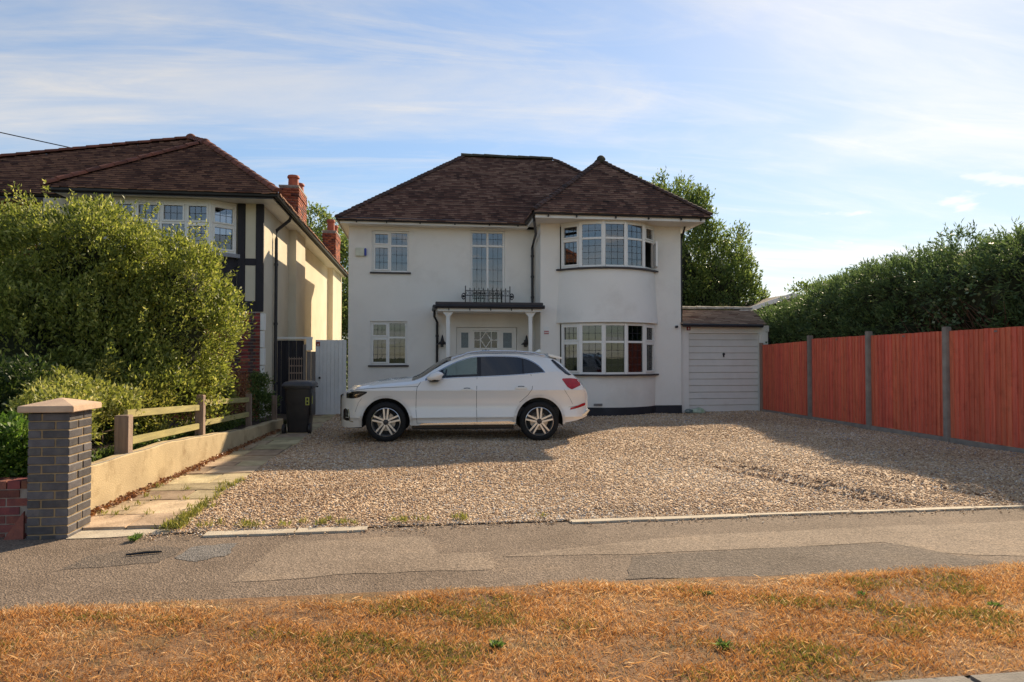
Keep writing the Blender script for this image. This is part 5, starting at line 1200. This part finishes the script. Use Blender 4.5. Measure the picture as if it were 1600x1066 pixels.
def branches(parent, base, tips, r0, m, name='trunk', seg=5, wob_=.12):
    b = MB(); base = Vector(base)
    for t in tips:
        t = Vector(t); pts = []; rr = []
        for k in range(seg+1):
            f = k/seg; p = base.lerp(t, f); p += Vector((random.uniform(-1,1), random.uniform(-1,1), random.uniform(-.4,.6)))*wob_*math.sin(math.pi*f); pts.append(p); rr.append(r0*(1-.8*f))
        b.tube(pts, rr, 6)
    return b.build(name, m, parent, smooth=60)
m_bark = surf('bark',(.17,.115,.075),(.09,.06,.04),6,.9,.5,40,stretch=(6,6,1))
m_bark2 = surf('pale_twig',(.30,.22,.15),(.18,.13,.09),8,.9)
def leafmat(name, dark, mid, light, tip=None, transl=.35, rough=.5, spec=.35):
    return tinted(name, [(0,dark),(.45,mid),(.85,light),(1,tip or light)], rough, spec, transl=transl)
m_shrub = leafmat('shrub_leaves', (.055,.08,.02),(.18,.21,.045),(.34,.355,.09),(.50,.47,.16), .42)
m_varieg = leafmat('variegated_leaves', (.08,.10,.02),(.25,.27,.06),(.45,.43,.14),(.60,.54,.24))
m_tree = leafmat('tree_leaves', (.04,.068,.02),(.11,.155,.042),(.19,.235,.075),(.27,.30,.11), .45)
m_cyp = leafmat('cypress_sprays', (.045,.075,.03),(.10,.15,.055),(.18,.245,.09),(.30,.34,.14), .35)
m_ivy = leafmat('ivy_leaves', (.03,.06,.025),(.08,.13,.055),(.19,.24,.13),(.40,.42,.28), .2)
m_lant = leafmat('low_hedge_leaves', (.03,.07,.014),(.09,.16,.03),(.17,.26,.05),(.26,.34,.08))
m_flow = leafmat('orange_flowers', (.45,.08,.02),(.60,.16,.03),(.70,.28,.06))
m_redl = leafmat('dead_russet_leaves', (.12,.05,.025),(.28,.12,.05),(.40,.20,.09),(.50,.33,.17), .1)
m_twigm = surf('bare_twig',(.16,.085,.055),(.10,.055,.035),8,.9)

def bush(name, label, cat, lobes, nleaf, per, L, Wd, m, base, tips, sub=0, subr=(.2,.35), spread=.05, up=.4, r0=.03, group=None, tmean=.5, tsd=.2, core=.15, jit=.12, crown='foliage', squash=1.0, kindt='trunk', rnd=.6, gaps=0):
    t = thing(name, label, cat, base, group)
    if tips: branches(t, base, tips, r0, m_bark, kindt)
    lb = list(lobes) + (sub_lobes(lobes, sub, *subr, squash=squash) if sub else [])
    P, Nn = shell_points(int(nleaf/per*1.35), lb, jit); P, Nn = P[:nleaf//per], Nn[:nleaf//per]
    if gaps:        # uneven growth: thin hollows between the clumps
        g = np.sin(3.7*P[:,0]+1.9*np.sin(2.9*P[:,2]))*np.sin(4.1*P[:,2]+1.3*np.sin(3.3*P[:,1]+P[:,0])) + .6*np.sin(8.3*P[:,0]+5*P[:,2])*np.sin(7.1*P[:,2]-4*P[:,0]+3*P[:,1])
        k = (g > -.25) | (RNG.random(len(P)) < 1-gaps); P, Nn = P[k], Nn[k]; P = P + Nn*(np.clip(g[k], -.6, 1)*.13)[:,None]
    cl = np.repeat(RNG.normal(0, .11, len(P)), per)
    Q, D = clumped(P, Nn, per, spread, up, rnd)
    tn = np.clip(RNG.normal(tmean, tsd, len(Q)) + cl, 0, 1)
    o = leaves(crown, Q, D, L*RNG.uniform(.5,1.4,len(Q)), Wd*RNG.uniform(.8,1.2,len(Q)), tn, m, t)
    return t
# the big shrub in the neighbour's front garden
SH = [(-5.2,11.6,2.15,1.65,1.5,1.3),(-4.1,11.6,1.9,1.15,1.1,1.15),(-6.7,11.8,1.75,1.3,1.3,1.1),(-5.3,11.6,3.05,1.25,1.2,.85),(-3.95,11.7,2.65,.85,.9,.75),(-4.1,11.5,1.1,.95,.9,.75),(-5.0,10.9,1.5,1.3,.9,1.0),(-4.35,10.6,1.15,.75,.6,.75),(-5.6,10.3,1.5,.9,.7,.8),(-6.6,11.7,2.3,.9,1.0,.55)]
tp = [(-5.3+random.uniform(-1.6,1.8), 11.6+random.uniform(-1,1), random.uniform(1.6,3.6)) for _ in range(26)]
big = bush('large_shrub', 'very large rounded olive green shrub hiding the front of the neighbouring house', 'shrub', SH, 215000, 7, .072, .03, m_shrub, (-5.2,11.7,.35), tp, sub=520, subr=(.10,.26), spread=.06, up=.6, r0=.05, jit=.18, gaps=.72)
tops = []                                           # upright shoots that break the outline
for _ in range(420):
    a = RNG.uniform(0, 6.28); l = SH[RNG.integers(len(SH))]; d = unit(np.array([math.cos(a), math.sin(a), RNG.uniform(.2,1.6)])); p = np.array(l[:3])+d*np.array(l[3:6])*1.02; tops.append((p, unit(d+np.array([0,0,.9]))))
Q, D = [], []
for p, d in tops:
    ln = RNG.uniform(.12,.55); k = int(ln*85); s = RNG.random(k)[:,None]; Q.append(p+d*s*ln+RNG.normal(0,.018,(k,3))); D.append(d*.5+RNG.normal(0,.7,(k,3)))
Q, D = np.concatenate(Q), np.concatenate(D); leaves('shoots', Q, D, .058, .023, np.clip(RNG.normal(.62,.2,len(Q)),0,1), m_shrub, big)
def inner_mass(parent, lobes, k, m):  # solid blobs added inside the foliage to block the sky and darken its depth
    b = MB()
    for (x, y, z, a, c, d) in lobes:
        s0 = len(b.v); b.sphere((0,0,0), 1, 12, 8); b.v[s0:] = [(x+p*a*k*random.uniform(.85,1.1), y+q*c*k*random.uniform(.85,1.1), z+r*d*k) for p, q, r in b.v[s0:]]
    return b.build('dark_filler', m, parent)
m_inner = surf('painted_foliage_shade',(.035,.04,.014),(.018,.02,.008),12,.95,.6,30)  # inner shade of the foliage held in this dark colour
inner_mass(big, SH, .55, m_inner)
# variegated shrub by the pillar and along the rail fence
bush('variegated_shrub', 'small yellow-green shrub spilling over the rail fence beside the pillar', 'shrub', [(-3.88,7.9,.92,.32,.36,.30),(-3.80,7.75,.68,.26,.26,.30),(-4.05,8.4,1.02,.36,.4,.28),(-3.74,8.8,.98,.26,.3,.2)], 12000, 6, .055, .026, m_varieg, (-3.75,8.4,.4), [(-3.7,8.1,.9),(-3.9,8.5,1.1),(-3.6,8.9,.8)], sub=36, subr=(.10,.17), spread=.04, r0=.018)
bush('variegated_shrub', 'second yellow-green shrub growing through the rails before the large shrub', 'shrub', [(-3.85,10.2,.82,.36,.7,.40),(-3.65,11.6,.72,.32,.7,.36),(-3.75,12.8,.65,.36,.55,.36),(-4.5,10.0,.9,.5,.6,.5)], 16000, 6, .055, .026, leafmat('olive_leaves',(.06,.08,.018),(.20,.21,.045),(.36,.34,.09),(.50,.45,.15)), (-3.8,10.9,.35), [(-3.7,10.0,.9),(-3.6,11.6,.8),(-3.7,12.6,.7)], sub=50, subr=(.12,.2), spread=.045, r0=.018)
bush('shade_shrub', 'shrub with shade painted into its dark leaves, filling the corner behind the gate pillar', 'shrub', [(-5.0,8.6,.8,.8,.7,.62),(-6.2,8.8,.9,.9,.8,.75),(-4.45,9.3,.75,.5,.6,.45)], 26000, 6, .07, .03, leafmat('shade_dark_leaves',(.012,.025,.008),(.035,.06,.015),(.075,.10,.03)), (-5.2,8.7,.35), [(-5,8.6,1.2),(-6,8.8,1.4)], sub=50, subr=(.15,.3), spread=.05)  # very dark leaf colour carries the shade under the large shrub
lh = bush('flowering_hedge', 'low bright green hedge with orange flowers above the low brick wall', 'hedge', [(-3.95,6.98,.62,.5,.26,.30),(-4.8,7.0,.60,.6,.28,.30),(-5.7,7.0,.60,.6,.28,.30)], 17000, 5, .055, .03, m_lant, (-4.6,7.0,.4), [(-4,7,.7),(-5,7,.7)], sub=40, subr=(.09,.15), spread=.035, r0=.012)
P, Nn = shell_points(60, [(-3.95,6.95,.66,.5,.27,.31),(-4.8,6.97,.64,.6,.29,.31)], .03); Q, D = clumped(P, Nn, 7, .012, .3); leaves('flowers', Q, D, .022, .018, RNG.random(len(Q)), m_flow, lh)
bush('climber', 'small dark leafy plant against the neighbouring brick pier', 'plant', [(-3.55,15.7,.75,.2,.2,.45),(-3.45,15.4,.5,.22,.2,.3)], 3500, 5, .06, .03, m_tree, (-3.5,15.6,.15), [(-3.5,15.6,.9)], sub=10, subr=(.08,.14), r0=.012)
bush('russet_shrub', 'dry russet leaved shrub at the end of the rail fence', 'shrub', [(-3.72,14.4,.85,.26,.3,.36),(-3.8,14.6,.62,.3,.3,.3)], 4200, 5, .05, .022, m_redl, (-3.7,14.4,.2), [(-3.7,14.4,.9),(-3.8,14.6,.8),(-3.6,14.3,.8)], sub=14, subr=(.08,.14), r0=.015)
# bedding plants on the soil behind the retaining wall
P = np.stack([RNG.uniform(-3.75,-3.42,420), RNG.uniform(7.6,14.5,420), np.zeros(420)], 1); P[:,2] = .45-.03*(P[:,1]-7.4)*.9
Q, D = clumped(P, np.tile([0,0,1.],(420,1)), 11, .04, .2, .8); Q[:,2] = np.maximum(Q[:,2], P.repeat(11,0)[:,2]-.02)
t = thing('bedding_plants', 'low leafy ground cover behind the retaining wall under the rails', 'plants', (-3.55,11,.35)); o = leaves('ground_cover', Q, D, .06, .03, np.clip(RNG.normal(.35,.2,len(Q)),0,1), m_tree, t); o['kind'] = 'stuff'; t['kind'] = 'stuff'
# tall upright tree behind the garage
TR = [(11.2,31,5.4,2.6,2.4,4.1),(13.8,31.2,4.2,2.3,2.2,3.1),(12.3,31,7.4,1.4,1.3,1.8),(10.6,31,7.6,1.2,1.2,1.5),(15.1,31.3,3.6,1.3,1.3,2.3),(12.6,30.8,2.6,3.0,1.8,2.2)]
big = bush('hornbeam_tree', 'tall upright green tree rising behind the garage and the white house', 'tree', TR, 80000, 8, .15, .07, m_tree, (12.3,31.3,0), [(11,31,8.3),(12.4,31,8.6),(13.8,31,6.5),(14.6,31.2,5.2),(10.4,31,7)], sub=240, subr=(.25,.55), squash=2.2, spread=.13, up=1.1, gaps=.5, r0=.22, jit=.14, crown='crown')
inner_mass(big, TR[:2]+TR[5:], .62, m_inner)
Q, D = [], []
for _ in range(330):
    l = TR[RNG.integers(5)]; a = RNG.uniform(0,6.28); d = unit(np.array([math.cos(a), math.sin(a), RNG.uniform(.1,1.5)])); p = np.array(l[:3])+d*np.array(l[3:6])*.98; ln = RNG.uniform(.4,1.1); k = int(ln*55); s = RNG.random(k)[:,None]
    Q.append(p+np.array([d[0]*.25,d[1]*.25,1.])*s*ln+RNG.normal(0,.07,(k,3))*(1.2-s)); D.append(np.array([d[0],d[1],1.4])+RNG.normal(0,.6,(k,3)))
Q, D = np.concatenate(Q), np.concatenate(D); leaves('shoots', Q, D, .13, .06, np.clip(RNG.normal(.6,.2,len(Q)),0,1), m_tree, big)
bush('golden_shrub', 'small golden leaved bush behind the garage roof', 'shrub', [(12.4,27,2.95,.7,.6,.6),(11.2,27.2,2.7,.9,.6,.55)], 4000, 6, .11, .06, leafmat('gold_leaves',(.10,.11,.03),(.20,.19,.06),(.42,.30,.12)), (12,26,0), [(12.2,26,3.2)], sub=14, subr=(.25,.4), spread=.08, r0=.06)
# trees seen between the two houses and beyond
bush('back_garden_tree', 'leafy tree behind the neighbouring chimneys', 'tree', [(-6.0,37,6.2,2.6,2,2.4),(-3.6,37.5,5.4,1.9,2,2.6),(-3.4,36.5,2.6,1.5,1.5,2.2)], 30000, 7, .17, .09, m_tree, (-4.6,37,0), [(-6,37,6),(-3.6,37,6)], sub=70, subr=(.4,.8), spread=.16, r0=.2, tmean=.62, crown='crown')
bush('back_garden_tree', 'dark leafy tree low in the gap beside the white house', 'tree', [(-3.6,33,2.2,1.5,1.0,2.2),(-3.0,34,3.9,1.0,1.0,1.3)], 16000, 7, .15, .08, m_tree, (-3.2,33.4,0), [(-3.2,33.4,3.5)], sub=36, subr=(.35,.6), spread=.14, r0=.12, tmean=.4, crown='crown')
for x, y, z, lab in ((21.5,34,4.6,'small dark tree just over the hedge, left of its pair'),(24.0,35,5.2,'small dark tree just over the hedge, right of its pair')):
    bush('distant_tree', lab, 'tree', [(x,y,z,1.3,1.0,.9),(x+.5,y,z-1.4,1.6,1.2,1.4)], 5200, 6, .17, .09, m_tree, (x,y,0), [(x,y,z),(x+.6,y,z-.5)], sub=16, subr=(.35,.6), spread=.15, r0=.13, group='trees beyond the hedge', crown='crown')
# cypress hedge over the fence
hg = thing('cypress_hedge', 'tall dark green cypress hedge leaning over the red fence', 'hedge', (10.9,12.5,0))
HL = []
for y in np.arange(6.0, 20.4, .55):
    top = np.interp(y, [6,10.4,13.6,15.9,17.4,18.8,20.4],[3.75,3.75,3.72,3.60,3.32,3.05,2.9]) + RNG.uniform(-.10,.10); HL.append((10.95+RNG.uniform(-.05,.1), y, top-.95, .95, .6, .95)); HL.append((10.85+RNG.uniform(-.05,.1), y, 1.9+.1, .88, .55, .85))
HLs = HL + sub_lobes(HL, 170, .18, .36)
P, Nn = shell_points(25000, HLs, .10); bare = (np.abs(P[:,1]-12.1) < 1.3) & (P[:,2] < 2.75+.2*np.sin(P[:,1]*3)) & (P[:,0] < 10.9) & (RNG.random(len(P)) < .86); P, Nn = P[~bare], Nn[~bare]
k = P[:,0] > 9.92; P, Nn = P[k], Nn[k]
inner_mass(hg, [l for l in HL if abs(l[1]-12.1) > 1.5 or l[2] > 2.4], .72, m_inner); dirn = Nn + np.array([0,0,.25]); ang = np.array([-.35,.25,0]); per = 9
along = unit(dirn+RNG.normal(0,.35,dirn.shape)); s = RNG.random((len(P),per,1)); Q = (P[:,None]+along[:,None]*s*.26+RNG.normal(0,.018,(len(P),per,3))).reshape(-1,3); D = (along[:,None]*1.0+RNG.normal(0,.42,(len(P),per,3))).reshape(-1,3)
leaves('foliage', Q, D, RNG.uniform(.07,.14,len(Q)), RNG.uniform(.016,.03,len(Q)), np.clip(np.repeat(RNG.normal(.42,.17,len(P)),per)+RNG.normal(0,.1,len(Q)),0,1), m_cyp, hg)
P, Nn = shell_points(2600, [l for l in HL if l[2] > 1.5], .03); k = (P[:,0] < 10.5) & (P[:,0] > 9.98) & (RNG.random(len(P)) < np.clip(.25+.5*np.sin(P[:,1]*1.3+P[:,2]*2),0,1)); P, Nn = P[k], Nn[k]
Q, D = clumped(P-np.array([.06,0,0]), Nn, 7, .07, -.1, .7); leaves('ivy', Q, D, .075, .065, np.clip(RNG.normal(.45,.28,len(Q)),0,1), m_ivy, hg, .1)
b = MB()
for i in range(70):
    y = RNG.uniform(10.8,13.5); x0 = 10.7+RNG.uniform(-.2,.3); p = Vector((x0, y, 1.6+RNG.uniform(0,.3))); q = p+Vector((-RNG.uniform(.2,.75), RNG.uniform(-.7,.7), RNG.uniform(.15,1.0))); b.tube([p, p.lerp(q,.5)+Vector((0,RNG.uniform(-.1,.1),RNG.uniform(-.12,.1))), q], [.022,.012,.004], 5)
for y in np.arange(6.5,18.5,.9): b.tube([(10.9,y,0),(10.9+RNG.uniform(-.1,.1),y,1.6),(10.85,y+RNG.uniform(-.2,.2),2.9)], [.07,.05,.02], 7)
b.build('trunk', m_twigm, hg, smooth=50)
# gabled outbuilding roof behind the garage
ob = thing('outbuilding', 'gabled outbuilding with white bargeboard seen behind the garage', 'building', (15,28,0))
MB().box(13.0,20.2,28.2,34,0,3.3).build('wall', m_redbr, ob); b = MB(); b.prism([(12.8,3.3),(16.2,4.35),(20.4,3.3)], 'y', 28.05, 34.2); b.build('roof', m_tilesN, ob)
b = MB(); b.prism([(12.85,3.15),(16.2,4.18),(16.2,4.39),(12.7,3.27)], 'y', 27.98, 28.04); b.prism([(20.35,3.15),(16.2,4.18),(16.2,4.39),(20.5,3.27)], 'y', 27.98, 28.041); b.build('bargeboard', m_trim, ob)
far = thing('far_roof', 'dark tiled roof corner peeping over the hedge at the right edge', 'building', (18,17.5,0)); MB().box(16.0,22.0,15.5,20,0,4.3).build('wall', m_redbr, far); b = MB(); b.prism([(15.6,4.3),(18.6,5.35),(22.2,4.3)], 'y', 15.2, 20.2); b.build('roof', m_tilesN, far)

# ---------------------------------------------------------------- small stuff: weeds, fallen leaves, twigs
n = 1500; y = RNG.uniform(6.9,15,n); x = -3.24+.3*((y-6.87)/8.7)**1.1 + np.abs(RNG.normal(0,.05,n)) + .01; P = np.stack([x,y,np.full(n,.045)+RNG.random(n)*.015],1)
t = thing('fallen_leaves', 'brown fallen leaves drifted along the foot of the retaining wall', 'leaves', (-3.2,10,0)); t['kind'] = 'stuff'; o = leaves('leaf_litter', P, np.concatenate([RNG.normal(size=(n,2)), RNG.normal(0,.25,(n,1))],1), .045, .03, RNG.random(n), m_redl, t); o['kind'] = 'stuff'
m_weed = leafmat('weeds',(.07,.09,.02),(.19,.20,.045),(.36,.33,.09),(.50,.42,.16))
sp_ = []
for i in range(120): u = RNG.random(); sp_.append((-2.22+RNG.normal(0,.05), 6.55+u*u*2.4) if i < 90 else (RNG.uniform(-2.0,1.4), 6.52+abs(RNG.normal(0,.06))))
for i in range(12): sp_.append((-3.05+RNG.uniform(-.08,.7), RNG.uniform(6.7,9)))
P = np.array([(a, c, .02) for a, c in sp_]); Q, D = clumped(P, np.tile([0,0,1.],(len(P),1)), 16, .022, .3, .55); Q[:,2] = .02+np.abs(Q[:,2]-.02)*.6
wd = thing('weeds', 'straggly yellow-green weeds along the edges of the gravel', 'weeds', (-2,6.7,0)); wd['kind'] = 'stuff'; o = leaves('weed_leaves', Q, D, RNG.uniform(.03,.075,len(Q)), .009, np.clip(RNG.normal(.5,.25,len(Q)),0,1), m_weed, wd); o['kind'] = 'stuff'
m_dand = leafmat('rosette_leaves',(.05,.10,.02),(.12,.19,.045),(.20,.27,.08))
for i, (x, y, r) in enumerate(((.42,3.72,.055),(1.63,3.55,.06),(-2.42,6.28,.075),(2.9,4.2,.035),(1.9,4.35,.03),(3.6,3.9,.045))):
    k = 46; a = RNG.uniform(0,6.28,k); D = np.stack([np.cos(a), np.sin(a), RNG.uniform(.15,.9,k)],1); lab = ('green weed rosette at centre of the dry verge','green weed rosette on the verge nearest the road, right of centre','green weed growing from the pavement before the pillar')[i] if i < 3 else ('small green weed rosette at the pavement edge of the verge, furthest right but one','small green weed rosette by the pavement, right of the middle','green weed rosette at the far right of the dry verge','small green weed rosette left of the middle of the verge','leftmost green weed rosette in the dry verge','green weed rosette near the kerb stones at lower right','small weed rosette in the right half of the verge, midway to the pavement')[i-3]
    t = thing('weed_rosette', lab, 'weed', (x,y,0), 'weed rosettes in the verge'); leaves('rosette', np.tile([x,y,.012],(k,1))+RNG.normal(0,.012,(k,3))*np.array([1,1,.2]), D, RNG.uniform(.6,1.1,k)*r, r*.28, RNG.random(k), m_dand, t)
tw = thing('twig', 'short dark stick lying on the pavement near the path', 'stick', (-2.17,5.83,0)); b = MB(); b.tube([(-2.30,5.80,.016),(-2.17,5.84,.018),(-2.05,5.86,.015)], [.008,.011,.007], 6); b.build('stick', m_blk, tw)
